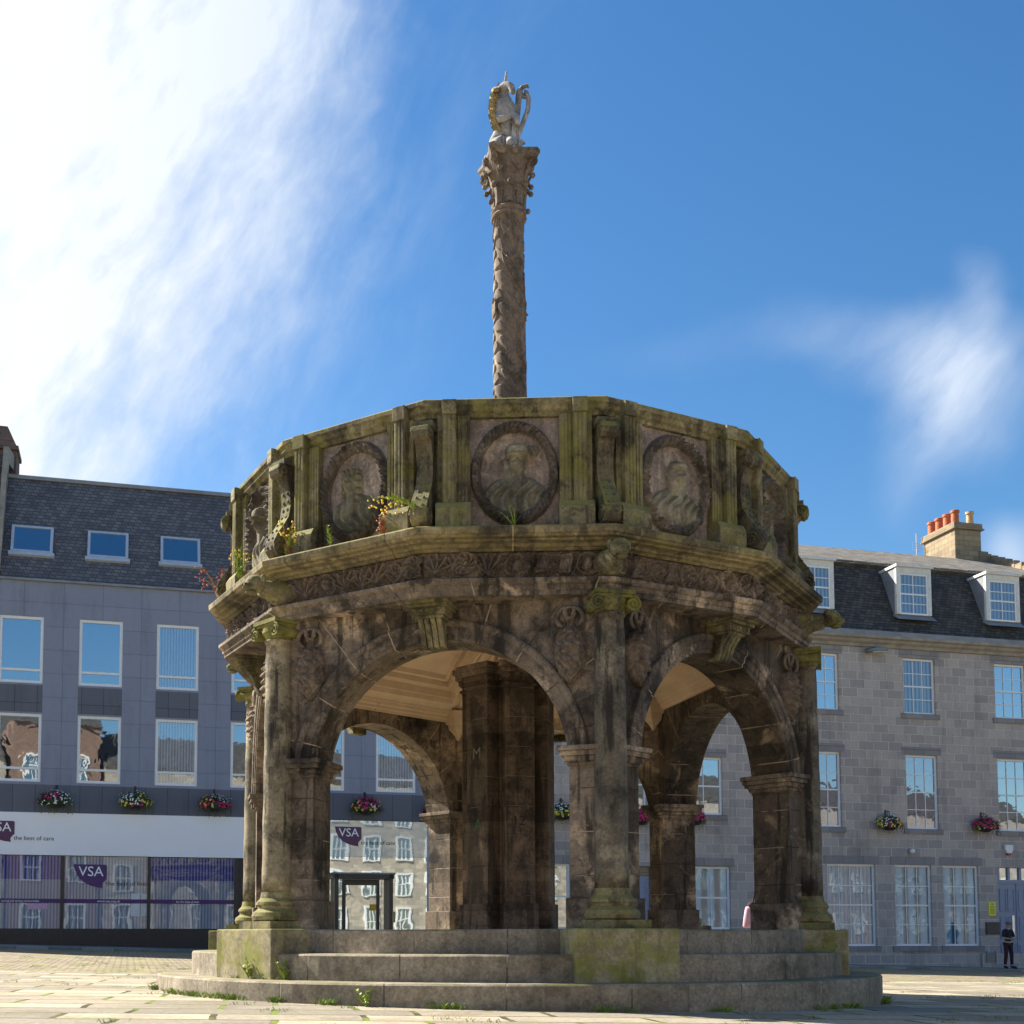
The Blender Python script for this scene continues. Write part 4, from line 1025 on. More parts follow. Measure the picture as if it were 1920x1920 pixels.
m_ = M(); m_.tube([(-.20, .03, .05), (-.26, -.02, .02), (-.285, -.06, -.08), (-.295, -.08, -.20)], [.03, .032, .026, .012], 8)
obj('tail', m_.mesh('tail', 'marble', smooth=True), uni)
#BUILDINGS
# ------------------------------------------------------------------ buildings
def wall_holes(m_, u0, u1, z0, z1, holes, y=0.0, depth=0.16):
    us_ = sorted(set([u0, u1] + [h[0] for h in holes] + [h[1] for h in holes])); zs_ = sorted(set([z0, z1] + [h[2] for h in holes] + [h[3] for h in holes]))
    for i in range(len(us_) - 1):
        for j in range(len(zs_) - 1):
            a, b, c, d_ = us_[i], us_[i + 1], zs_[j], zs_[j + 1]; cu, cz = (a + b) / 2, (c + d_) / 2
            if any(h[0] < cu < h[1] and h[2] < cz < h[3] for h in holes): continue
            m_.add([(a, y, c), (b, y, c), (b, y, d_), (a, y, d_)], [(0, 1, 2, 3)])
    for a, b, c, d_ in holes:
        e = y + depth
        m_.add([(a, y, c), (b, y, c), (b, y, d_), (a, y, d_), (a, e, c), (b, e, c), (b, e, d_), (a, e, d_)], [(0, 4, 5, 1), (1, 5, 6, 2), (2, 6, 7, 3), (3, 7, 4, 0), (4, 5, 6, 7)])
_wc = {}
def window(parent, u0, u1, z0, z1, y, cols, rows, gmat, style='sash', fw=0.075, label=None, sill=False, split=None):
    w_, h_ = u1 - u0, z1 - z0
    key = (round(w_, 2), round(h_, 2), cols, rows, style, fw, split)
    if key not in _wc:
        m_ = M(); f = fw; w2 = w_ / 2
        m_.box(-w2, -w2 + f, 0, .09, 0, h_); m_.box(w2 - f, w2, 0, .09, 0, h_); m_.box(-w2 + f, w2 - f, 0, .09, 0, f); m_.box(-w2 + f, w2 - f, 0, .09, h_ - f, h_)
        if style == 'sash':
            b = 0.014
            mid = h_ / 2
            m_.box(-w2 + f, w2 - f, .018, .08, mid - .028, mid + .028)
            for c_ in range(1, cols): x = -w2 + f + (w_ - 2 * f) * c_ / cols; m_.box(x - b, x + b, .03, .075, f, h_ - f)
            for r_ in range(1, rows):
                if rows % 2 == 0 and r_ == rows // 2: continue
                zz = f + (h_ - 2 * f) * r_ / rows; m_.box(-w2 + f, w2 - f, .032, .072, zz - b, zz + b)
        else:
            zz = split if split else h_ * .2
            m_.box(-w2 + f, w2 - f, .01, .08, zz - .035, zz + .035)
            m_.box(-w2 + w_ * .24, w2 - w_ * .24, -.006, 0.0, h_ - f * .75, h_ - f * .35)
        g_ = M(); g_.box(-w2 + f * .9, w2 - f * .9, .052, .066, f * .9, h_ - f * .9)
        _wc[key] = (m_.mesh('window', 'white_paint'), g_.mesh('glazing', 'glass_dark'))
    fm, gm_ = _wc[key]
    gk = key + (gmat,)
    if gk not in _wc: g2 = gm_.copy(); g2.materials.clear(); g2.materials.append(MAT[gmat]); _wc[gk] = g2
    o = obj('window', fm, parent, ((u0 + u1) / 2, y, z0)); obj('glazing', _wc[gk], o)
    if sill:
        w2 = w_ / 2; sk = ('sill', round(w_, 2), round(h_, 2))
        if sk not in _wc: _wc[sk] = (M().box(-w2 - .14, w2 + .14, -y - .05, .03, -.19, -.004).mesh('sill', 'granite_ashlar_dark'), M().box(-w2 - .16, w2 + .16, -y - .014, -y + .02, h_ + .004, h_ + .30).mesh('lintel', 'granite_ashlar_dark'))
        obj('sill', _wc[sk][0], o); obj('lintel', _wc[sk][1], o)
    return o
BROT = PHI; BOFF = 0.0
def building(name, label, u, cat='building'):
    """root on the facade line at coordinate u; children use facade coordinates relative to (u, ground)"""
    x, y, _ = fp(u, 0, 0); z = gz(x, y)
    o = thing(name, label, cat, (x, y, z), PHI); o['_u'] = u
    del o['_u']
    return o, u, z
class Sub:
    """mesh collector in absolute facade coordinates, shifted to the building root on build"""
    def __init__(s, root, u, z): s.root, s.u, s.z = root, u, z
    def put(s, name, m_, mats, parent=None, **k):
        bev = k.pop('bevel', 0); sm = k.pop('smooth', False)
        o = obj(name, m_.mesh(name, mats, smooth=sm), parent or s.root, (-s.u, 0, -s.z) if parent is None else (0, 0, 0), bevel=bev, **k)
        return o
    def win(s, u0, u1, z0, z1, y, *a, **k): 
        o = window(s.root, u0, u1, z0, z1, y, *a, **k); o.location = o.location + Vector((-s.u, 0, -s.z)); return o
# ---- left: grey clad office block with slate mansard
ro, bu, bz = building('office_building', 'grey granite-clad three-storey building with slate mansard roof and charity shopfront on the left', -6.7)
S = Sub(ro, bu, bz)
LU0, LU1 = -13.72, 0.35
cols_ = [(-13.70 , -12.40), (-11.33, -10.02), (-8.97, -7.66), (-6.62, -5.31), (-4.25, -2.93), (-1.88, -0.54)]
holes = []
for a, b in cols_: holes += [(a, b, 7.80, 9.89), (a, b, 4.74, 6.85)]
m_ = M(); wall_holes(m_, LU0, LU1, 3.80, 11.0, holes, 0, .12)
m_.box(LU0, LU1, .30, 9.5, -0.9, 11.0)
m_.add([(LU0, 0, 3.8), (LU0, .3, 3.8), (LU0, .3, 11), (LU0, 0, 11)], [(0, 1, 2, 3)]); m_.add([(LU1, 0, 3.8), (LU1, .3, 3.8), (LU1, .3, 11), (LU1, 0, 11)], [(0, 1, 2, 3)])
S.put('wall', m_, 'granite_cladding')
for a, b in cols_: S.put('spandrel', M().box(a - .01, b + .01, .012 - .02, .1, 6.90, 7.74), 'dark_cladding')
S.put('lower_band', M().box(LU0, LU1, -.012, .05, 3.795, 4.66), 'dark_cladding')
m_ = M(); m_.box(LU0, LU1, -.10, .1, 11.0, 11.07); S.put('eaves_course', m_, 'lead')
# mansard
m_ = M(); LR = [[(u, y, z) for (y, z) in ((0.02, 11.06), (1.45, 14.72), (1.55, 14.80), (5.0, 15.1), (9.3, 11.0))] for u in (LU0, LU1)]
m_.loops(LR, close=True, caps=True); roof = S.put('roof', m_, 'slate_blue')
m_ = M(); m_.box(LU0, LU1, 1.38, 1.62, 14.74, 14.86); o = S.put('ridge_flashing', m_, 'lead'); 
sl = (1.45 - 0.02) / (14.72 - 11.06)
def skylight(uc, z0=12.0, z1=12.95, w_=1.26):
    th = math.atan(sl); m_ = M(); h_ = (z1 - z0) / math.cos(th)
    f = .085
    m_.box(-w_ / 2, -w_ / 2 + f, -.07, .03, 0, h_); m_.box(w_ / 2 - f, w_ / 2, -.07, .03, 0, h_); m_.box(-w_ / 2 + f, w_ / 2 - f, -.07, .03, 0, f * .8); m_.box(-w_ / 2 + f, w_ / 2 - f, -.07, .03, h_ - f * .8, h_)
    m_.box(-w_ / 2 - .06, w_ / 2 + .06, -.09, .02, -.14, -.02)
    o = obj('skylight', m_.mesh('skylight', 'skylight_frame'), ro, (uc - bu, 0.02 + (z0 - 11.06) * sl - .02, z0 - bz), (-th, 0, 0))
    g_ = M(); g_.box(-w_ / 2 + f * .9, w_ / 2 - f * .9, -.045, -.02, f * .7, h_ - f * .7); obj('glazing', g_.mesh('glazing', 'glass_sky'), o)
for uc in (-12.84, -10.53, -8.26, -5.98, -3.7, -1.4): skylight(uc)
gl2 = ['glass_sky', 'glass_sky', 'glass_blind', 'glass_sky', 'glass_blind', 'glass_sky']; gl1 = ['glass_dark', 'glass_dark', 'glass_blind', 'glass_dark', 'glass_dark', 'glass_blind']
for (a, b), g2, g1 in zip(cols_, gl2, gl1):
    S.win(a, b, 7.80, 9.89, .03, 1, 1, g2, 'plain', .085, split=.42); S.win(a, b, 4.74, 6.85, .03, 1, 1, g1, 'plain', .085, split=.42)
# shopfront
m_ = M(); m_.box(-16, -3.75, -.06, .25, 2.485, 3.79); S.put('fascia', m_, 'sign_white')
for u in (-11.68, -9.09): S.put('mullion', M().box(u - .05, u + .05, -.045, .28, -.9, 2.485), 'dark_frame')
S.put('mullion', M().box(-6.46, -6.32, -.045, .28, -.9, 2.485), 'dark_frame'); S.put('side_door', M().box(-6.32, -3.97, .12, .28, -.9, 2.485), 'dark_frame'); S.put('mullion', M().box(-3.95, -3.56, -.05, .28, -.9, 3.78), 'dark_frame')
m_ = M(); m_.box(-16, -3.75, -.015, .26, -.9, .24); S.put('stall_riser', m_, 'shop_plinth')
for k, (a, b, g_) in enumerate(((-14.3, -11.73, 'glass_shop_blue'), (-11.63, -9.14, 'glass_shop'), (-9.04, -6.46, 'glass_shop_blue'))):
    w1 = M(); w1.box(a, b, .03, .06, .24, 2.47); so = S.put('shop_window', w1, 'glass_shop')
    if k != 1:
        w2_ = M(); w2_.box(a, b, .022, .03, 1.75, 2.47); S.put('blind', w2_, g_, parent=so)
    b1_ = M(); b1_.box(a, b, .012, .022, 1.02, 1.15); bo = S.put('vinyl_band', b1_, 'purple', parent=so)
    for body, uc, wd in ((('caring and caring communities', -12.9, .072),), (('www.vsa.org.uk', -10.3, .085),), (('for the best of lives', -7.9, .072),))[k]:
        me = text_mesh(body, wd * 1.25, 'sign_white', .001); q = obj('lettering', me, so, (uc, .010, 1.052), (R(90), 0, 0))
for k, (uc, zc, wd, hh, cutx) in enumerate(((-.85, 1.27, .26, .24, 0),)): pass
m_ = M(); m_.box(-12.7, -12.1, .016, .024, .82, 1.0); S.put('pink_poster', m_, 'pink_cloth')
for q in ((-9.62, -9.36), (-9.33, -9.15)): S.put('window_notice', M().box(*q, .016, .026, .62, 1.33), 'weathered_white')
def logo(uc, zt, wd, ht, tagline, y, colr, parent=None):
    """speech-bubble shape with VSA lettering and a tagline"""
    pts = [(-.5, 0), (.46, 0), (.5, -.05), (.5, -.62), (.44, -.70), (.38, -.80), (.37, -.90), (.40, -1.0), (.2, -.97), (0, -.90), (-.2, -.76), (-.36, -.55), (-.46, -.28), (-.5, -.06)]
    m_ = M(); m_.prism([(uc + a * wd, zt + b * ht) for a, b in pts], y, y - .012, lambda a, b, h: (a, h, b))
    lo = S.put('logo_sign', m_, colr)
    me = text_mesh('VSA', wd * .44, 'sign_white', .003); obj('lettering', me, lo, (uc + .02 * wd, y - .016, zt - ht * .50), (R(90), 0, 0))
    me = text_mesh(tagline, wd * .205, 'black_text', .002, 'LEFT'); obj('lettering', me, lo, (uc + wd * .48, y - .006, zt - ht * .90), (R(90), 0, 0))
logo(-13.56, 3.51, .90, .64, 'the best of care', -.062, 'plum')
logo(-10.86, 2.22, .98, .72, 'the best of lives', .025, 'purple')
# glazed entrance
m_ = M(); m_.box(-3.55, -.16, -.04, .02, -.9, 2.58); en = S.put('entrance_glazing', m_, 'glass_entrance')
m_ = M(); m_.box(-3.55, -.16, -.05, -.01, 2.585, 3.77); S.put('frosted_glazing', m_, 'glass_frosted')
logo(-2.80, 3.56, .87, .63, 'the best of care', -.055, 'plum')
m_ = M(); 
for u in (-3.20, -1.42): m_.box(u - .10, u + .02, -.5, -.04, -.9, 2.0)
m_.box(-3.34, -1.36, -.5, -.04, 1.86, 2.0); m_.box(-2.99, -2.88, -.09, -.05, -.9, 1.84); m_.box(-1.86, -1.76, -.09, -.05, -.9, 1.84); m_.box(-2.88, -1.86, -.09, -.05, 1.66, 1.84)
dp = S.put('door_portal', m_, 'dark_frame')
m_ = M(); m_.box(-3.38, -1.32, -.54, -.02, 2.0, 2.05); S.put('canopy', m_, 'lead', parent=dp)
m_ = M(); m_.box(-2.07, -1.88, -.11, -.10, .84, 1.04); S.put('door_notice', m_, 'orange_notice', parent=dp)
m_ = M(); m_.box(-1.43, -1.33, -.53, -.51, .45, .80); S.put('entry_panel', m_, 'pale_clay', parent=dp)
m_ = M(); m_.box(-.16, .0, -.05, .3, -.9, 3.77); m_.box(0.0, .35, .0, .3, -.9, 3.8); S.put('end_pier', m_, 'blue_grey_paint')
# neighbour on the far left with its chimney
rn, nu_, nz_ = building('terrace_building', 'edge of a pale stone building with a brick chimney at the far left', -17.5)
S2 = Sub(rn, nu_, nz_)
m_ = M(); m_.box(-21, -13.86, .1, 9.0, -.9, 11.3); S2.put('wall', m_, 'pale_stone')
m_ = M(); m_.loops([[(u, y, z) for y, z in ((-.05, 11.3), (1.6, 15.6), (4.5, 16.2), (9, 11.3))] for u in (-21, -13.86)]); S2.put('roof', m_, 'slate_dark')
m_ = M(); m_.loops([[(u, y, z) for y, z in ((-.2, 11.2), (-.2, 11.4), (1.45, 15.78), (4.5, 16.45), (4.5, 16.0), (1.7, 15.3))] for u in (-13.86, -13.70)]); S2.put('verge_skew', m_, 'gutter_stone')
m_ = M(); m_.box(-15.6, -13.62, 3.2, 4.3, 14.6, 16.35); m_.box(-15.7, -13.56, 3.1, 4.4, 16.35, 16.5); m_.loops([[(u, y, 16.5) for u, y in ((-15.6, 3.2), (-13.62, 3.2), (-13.62, 4.3), (-15.6, 4.3))], [(u, y, 17.25) for u, y in ((-15.4, 3.4), (-13.95, 3.4), (-13.95, 4.1), (-15.4, 4.1))]]); ch = S2.put('chimney', m_, 'old_brick', bevel=.02)
# ---- middle granite building seen through the arches
rm_, mu, mz = building('townhouse', 'grey granite townhouse glimpsed through the arches of the cross', 6.0)
S3 = Sub(rm_, mu, mz); MU0, MU1 = 0.36, 12.35
H3 = [(3.35, 4.78 + .1, .25, 2.47), (9.46, 10.86, .25, 2.45), (6.75, 7.85, -1.0, 2.42), (6.35, 7.72, 4.25, 6.3), (9.24, 10.62, 4.27, 6.32), (9.24, 10.62, 7.72, 9.6), (3.35, 4.7, 7.72, 9.6), (6.35, 7.72, 7.72, 9.6)]
m_ = M(); wall_holes(m_, MU0, MU1, -1.2, 10.9, H3, 0, .2); m_.box(MU0, MU1, .3, 9, -1.2, 10.9); S3.put('wall', m_, 'granite_ashlar')
m_ = M(); m_.loops([[(u, y, z) for y, z in ((-.1, 10.9), (2.0, 13.6), (4.5, 14.6), (9, 10.9))] for u in (MU0, MU1)]); S3.put('roof', m_, 'slate_grey')
m_ = M(); m_.box(MU0, MU1, -.16, .05, 10.6, 10.92); S3.put('cornice', m_, 'gutter_stone')
for (a, b, c, d_), g_ in zip(H3, ('glass_sky', 'glass_curtain', None, 'glass_dark', 'glass_dark', 'glass_sky', 'glass_sky', 'glass_sky')):
    if g_: S3.win(a, b, c, d_, .09, 2, 2, g_, sill=True)
def panel_door(S_, u0, u1, z0, z1, y, leaves, material, name='door'):
    m_ = M(); m_.box(u0, u1, y, y + .05, z0, z1); w_ = (u1 - u0) / leaves
    for k in range(leaves):
        a = u0 + k * w_
        for i in range(2):
            for (p0, p1) in ((.06, .30), (.36, .62), (.68, .94)):
                x0 = a + w_ * (.12 + .42 * i); x1 = x0 + w_ * .34; zz0 = z0 + (z1 - z0) * p0; zz1 = z0 + (z1 - z0) * p1
                m_.box(x0, x1, y - .022, y, zz0, zz0 + .03); m_.box(x0, x1, y - .022, y, zz1 - .03, zz1); m_.box(x0, x0 + .03, y - .022, y, zz0 + .03, zz1 - .03); m_.box(x1 - .03, x1, y - .022, y, zz0 + .03, zz1 - .03)
        if k: m_.box(a - .012, a + .012, y - .03, y, z0, z1)
    return S_.put(name, m_, material)
panel_door(S3, 6.78, 7.82, -.95, 2.08, .12, 1, 'door_paint')
m_ = M(); m_.box(6.78, 7.82, .10, .16, 2.12, 2.40); S3.put('fanlight', m_, 'chimney_stone')
# ---- right granite building with slate mansard and dormers
rr_, ru, rz = building('granite_building', 'grey granite ashlar building with white sash windows, slate mansard and dormers on the right', 19.0)
S4 = Sub(rr_, ru, rz); RU0, RU1 = 12.4, 30.0
W2 = [(13.98, 15.35), (18.05, 19.40), (22.0, 23.38), (26.0, 27.36)]
W0 = [(14.70, 16.66, 4), (17.46, 19.0, 3), (19.50, 21.02, 3)]
H4 = [(a, b, 8.24, 10.33) for a, b in W2] + [(a, b, 3.95, 6.70) for a, b in W2] + [(a, b, -.35, 2.62) for a, b, _ in W0] + [(21.84, 23.62, -1.35, 2.58), (24.8, 26.6, -.35, 2.62)]
m_ = M(); wall_holes(m_, RU0, RU1, -1.9, 10.70, H4, 0, .2); m_.box(RU0, RU1, .3, 9.5, -1.9, 10.70); S4.put('wall', m_, 'granite_ashlar')
m_ = M(); m_.box(RU0, RU1, -.03, .06, -1.9, -.62); S4.put('base_course', m_, 'granite_ashlar')
m_ = M(); m_.loops([[(u, y, z) for y, z in ((.1, 10.62), (-.08, 10.64), (-.10, 10.74), (-.20, 10.80), (-.24, 10.88), (-.34, 10.92), (-.34, 11.02), (.1, 11.03))] for u in (RU0, RU1)]); S4.put('cornice', m_, 'gutter_stone')
m_ = M(); m_.box(RU0, RU1, -.30, .15, 11.03, 11.20); S4.put('gutter', m_, 'lead')
MS = (1.25 - .0) / (14.15 - 11.2)
m_ = M(); m_.loops([[(u, y, z) for y, z in ((-.05, 11.15), (.25, 11.9), (1.2, 14.12), (4.0, 14.12), (4.0, 11.15))] for u in (RU0, RU1)]); S4.put('mansard_roof', m_, 'slate_dark')
m_ = M(); m_.loops([[(u, y, z) for y, z in ((1.0, 14.12), (1.0, 14.22), (5.0, 16.12), (5.2, 16.12), (9.5, 14.1))] for u in (RU0, RU1)]); S4.put('upper_roof', m_, 'slate_grey')
def dormer(uc, gmat):
    w_ = 1.50; z0, z1 = 12.02, 13.80; y0 = .10
    m_ = M()
    m_.box(uc - w_ / 2, uc + w_ / 2, y0 + .12, 1.6, z0, z1)
    d_ = S4.put('dormer', m_, 'lead')
    m_ = M(); m_.box(uc - w_ / 2 - .05, uc + w_ / 2 + .05, y0 - .10, 1.7, z1, z1 + .10); m_.box(uc - w_ / 2, uc - w_ / 2 + .14, y0, y0 + .12, z0, z1); m_.box(uc + w_ / 2 - .14, uc + w_ / 2, y0, y0 + .12, z0, z1)
    m_.box(uc - w_ / 2 + .14, uc + w_ / 2 - .14, y0, y0 + .12, z1 - .22, z1); S4.put('dormer_surround', m_, 'weathered_white', parent=d_)
    m_ = M(); m_.prism([(y0 - .16, z0 - .24), (y0 + .12, z0), (y0 + .3, z0)], uc - w_ / 2 - .05, uc + w_ / 2 + .1, lambda a, b, h: (h, a, b)); S4.put('apron', m_, 'lead', parent=d_)
    wn = window(d_, uc - w_ / 2 + .14, uc + w_ / 2 - .14, z0, z1 - .22, y0 + .02, 2, 4, gmat, fw=.06)
for uc, g_ in ((14.56, 'glass_net'), (18.68, 'glass_net'), (22.58, 'glass_net'), (26.6, 'glass_net')): dormer(uc, g_)
for k, (a, b) in enumerate(W2):
    S4.win(a, b, 8.24, 10.33, .09, 3, 4, ('glass_sky', 'glass_net', 'glass_sky', 'glass_sky')[k], sill=True); S4.win(a, b, 3.95, 6.70, .09, 3, 4, ('glass_purple', 'glass_purple', 'glass_dark', 'glass_dark')[k], sill=True)
for k, (a, b, c) in enumerate(W0): S4.win(a, b, -.35, 2.62, .09, c, 4, ('glass_net', 'glass_curtain', 'glass_curtain')[k], sill=True)
S4.win(24.8, 26.6, -.35, 2.62, .09, 3, 4, 'glass_curtain', sill=True)
dr = panel_door(S4, 21.90, 23.56, -1.30, 1.98, .12, 2, 'door_paint')
m_ = M(); m_.box(21.90, 23.56, .08, .16, 1.98, 2.12)
for u in (21.90, 22.36, 22.86, 23.42): m_.box(u, u + .10, .08, .16, 2.12, 2.56)
S4.put('transom', m_, 'door_paint', parent=dr)
m_ = M(); m_.box(21.95, 23.5, .14, .15, 2.12, 2.56); S4.put('fanlight', m_, 'glass_entrance', parent=dr)
m_ = M(); m_.box(22.50, 22.60, .085, .10, -.02, .78); m_.box(21.95, 22.68, .09, .115, -1.28, -1.0); m_.box(22.78, 23.5, .09, .115, -1.28, -1.0); S4.put('push_plate', m_, 'steel', parent=dr)
m_ = M(); m_.tube([(22.60, .09, -.30), (22.60, .02, -.30), (22.76, .02, -.31)], .014, 6); S4.put('handle', m_, 'steel', parent=dr)
# chimney stack with pots and crow-stepped skew
ck = M(); ck.box(24.30, 25.60, 4.95, 7.05, 14.8, 17.40); ck.box(24.20, 25.72, 4.85, 7.15, 17.40, 17.48); ck.box(24.24, 25.66, 4.90, 7.10, 17.48, 17.70)
c1 = S4.put('chimney', ck, 'chimney_stone', bevel=.03)
for k in range(4):
    m_ = M(); m_.lathe([(.165, 17.70), (.155, 18.16), (.19, 18.18), (.19, 18.27), (.165, 18.29)], 16, 24.52, 5.20 + k * .52); S4.put('chimney_pot', m_, 'terracotta', parent=c1)
for k, (du, dy) in enumerate(((25.0, 5.9), (25.30, 5.25))):
    m_ = M(); m_.lathe([(.15, 17.70), (.14, 18.05 + .12 * k), (.175, 18.08 + .12 * k), (.175, 18.18 + .12 * k), (.14, 18.18 + .12 * k)], 16, du, dy); S4.put('chimney_pot', m_, 'pale_clay', parent=c1)
m_ = M()
for k in range(9): m_.box(25.85, 26.15, 5.0 - .42 * k, 5.40 - .42 * k, 14.3, 16.45 - .20 * k)
m_.box(25.5, 25.9, 4.9, 5.6, 15.0, 16.5)
S4.put('stepped_skew', m_, 'chimney_stone', bevel=.02)
m_ = M(); m_.tube([(24.05, 7.2, 16.0), (24.05, 7.2, 17.9)], .02, 5); 
for k in range(4): m_.tube([(23.85, 7.2, 17.15 + .1 * k), (24.3, 7.2, 17.1 + .1 * k)], .012, 4)
S4.put('aerial', m_, 'steel')
m_ = M()
for k in range(7): m_.box(21.24, 21.62, -.07, -.04, -.95 + k * .055, -.925 + k * .055)
m_.box(21.22, 21.25, -.07, -.02, -.98, -.55); m_.box(21.61, 21.64, -.07, -.02, -.98, -.55); S4.put('vent_grille', m_, 'lead')
m_ = M(); m_.tube([(21.0, -.06, -1.3), (21.0, -.06, -.62)], .03, 8); S4.put('pipe', m_, 'lead')
# ---- buildings across the square, behind the camera, mirrored in the glass
def opposite(x0, x1, h, material, label, y=-24, nrow=4):
    z = gz(0, y); o = thing('townhouse', label, 'building', ((x0 + x1) / 2, y, z), 0); w2 = (x1 - x0) / 2
    hs_ = []; n = int((x1 - x0) / 3.2); sp_ = (x1 - x0) / n
    for r_ in range(nrow):
        for k in range(n): c = -w2 + sp_ * (k + .5); zz = 1.0 + r_ * (h - 1.6) / nrow; hs_.append((c - .62, c + .62, zz, zz + 2.0))
    m_ = M(); fl = []
    sub = M(); wall_holes(sub, -w2, w2, -.5, h, hs_, 0, .2); sub.v = [(a, -b, c) for a, b, c in sub.v]; sub.box(-w2, w2, -9, -.3, -.5, h)
    obj('wall', sub.mesh('wall', material), o)
    m_.loops([[(u, yy, zz) for yy, zz in ((.2, h), (-3.5, h + 3.2), (-9, h))] for u in (-w2, w2)]); obj('roof', m_.mesh('roof', 'slate_dark'), o)
    fm = M(); w_, hh = 1.24, 2.0
    for a, b, c, d_ in ((-.8, -.62, -.1, hh + .15), (.62, .8, -.1, hh + .15), (-.62, .62, -.1, .0), (-.62, .62, hh, hh + .15)): fm.box(a, b, -.08, .06, c, d_)
    fm.box(-.62, .62, -.1, -.02, hh / 2 - .05, hh / 2 + .05)
    for x in (-.2, .2): fm.box(x - .03, x + .03, -.1, -.03, 0, hh)
    fmm = fm.mesh('window', 'white_paint'); gg = M().box(-.62, .62, -.14, -.11, 0, hh).mesh('glazing', 'glass_dark')
    for a, b, c, d_ in hs_:
        wo_ = obj('window', fmm, o, ((a + b) / 2, 0.05, c)); obj('glazing', gg, wo_)
opposite(-30, -4, 14.5, 'pale_stone', 'pale stone townhouse row across the square, left of the brick one, facing the cross')
opposite(-3.6, 3.4, 17.5, 'red_brick', 'tall red brick townhouse across the square behind the viewpoint')
opposite(3.8, 52, 14.5, 'pale_stone', 'long pale stone terrace across the square to the right of the red brick house')
opposite(52.4, 120, 15.0, 'granite_ashlar', 'long grey granite terrace across the square at its far right end', nrow=3)
#SMALL
# ------------------------------------------------------------------ wall fixtures
def at_facade(name, label, cat, u, v, z, group=None): return thing(name, label, cat, fp(u, v, z), PHI, group)
o = at_facade('wall_lamp', 'grey flat-bodied floodlight bracketed high on the granite wall', 'lamp', 16.85, 0, 10.52)
m_ = M(); m_.loops([[(-.42, -.30, -.10), (-.42, -.05, -.10), (-.42, -.05, .02), (-.42, -.30, -.03)], [(-.30, -.42, -.12), (-.30, 0, -.12), (-.30, 0, .08), (-.30, -.42, 0)], [(.30, -.42, -.06), (.30, 0, -.06), (.30, 0, .12), (.30, -.42, .05)], [(.42, -.30, -.02), (.42, -.05, -.02), (.42, -.05, .06), (.42, -.30, .04)]])
obj('housing', m_.mesh('housing', 'lamp_body'), o, bevel=.02)
m_ = M(); m_.loops([[(-.27, -.36, -.15), (-.27, -.08, -.15), (-.27, -.08, -.12), (-.27, -.36, -.12)], [(.27, -.36, -.09), (.27, -.08, -.09), (.27, -.08, -.06), (.27, -.36, -.06)]]); obj('diffuser', m_.mesh('diffuser', 'lamp_glass'), o)
m_ = M(); m_.box(-.06, .06, -.2, 0, .05, .12); m_.box(-.1, .1, -.03, 0, -.02, .2); obj('bracket', m_.mesh('bracket', 'lamp_body'), o)
o = at_facade('security_light', 'small round white light on the granite wall above the ground floor windows', 'lamp', 18.15, 0, 3.12)
m_ = M(); m_.ball((0, -.10, 0), .10, 16, 10); obj('globe', m_.mesh('globe', 'alarm_white', smooth=True), o); m_ = M(); m_.lathe([(.07, 0), (.07, .06)], 14, mx=Matrix.Rotation(R(90), 4, 'X')); obj('backplate', m_.mesh('backplate', 'lamp_body'), o)
o = at_facade('alarm_box', 'white shield-shaped alarm box with red base above the blue door', 'alarm', 22.33, 0, 3.27)
m_ = M(); m_.prism([(-.17, .16), (.17, .16), (.17, -.02), (.10, -.16), (-.10, -.16), (-.17, -.02)], -.10, 0, lambda a, b, h: (a, h, b)); obj('cover', m_.mesh('cover', 'alarm_white'), o, bevel=.015)
m_ = M(); m_.prism([(-.10, -.16), (.10, -.16), (.05, -.24), (-.05, -.24)], -.09, 0, lambda a, b, h: (a, h, b)); obj('beacon', m_.mesh('beacon', 'alarm_red'), o)
o = at_facade('notice', 'yellow paper notice fixed to the wall beside the blue door', 'notice', 21.55, 0, 1.02)
m_ = M(); m_.box(-.15, .15, -.03, 0, -.25, .25); obj('sheet', m_.mesh('sheet', 'yellow_notice'), o)
m_ = M(); m_.box(-.04, .04, -.034, -.028, .16, .2)
for k in range(6): m_.box(-.10, .10, -.033, -.028, .08 - k * .05, .095 - k * .05)
obj('print', m_.mesh('print', 'black_text'), o)
o = at_facade('plaque', 'dark rectangular wall plaque below the yellow notice', 'plaque', 21.55, 0, .30)
m_ = M(); m_.box(-.27, .27, -.05, 0, -.2, .2); obj('plate', m_.mesh('plate', 'plaque'), o, bevel=.01); m_ = M(); m_.box(-.30, .30, -.04, 0, -.23, .23); obj('frame', m_.mesh('frame', 'dark_frame'), o)
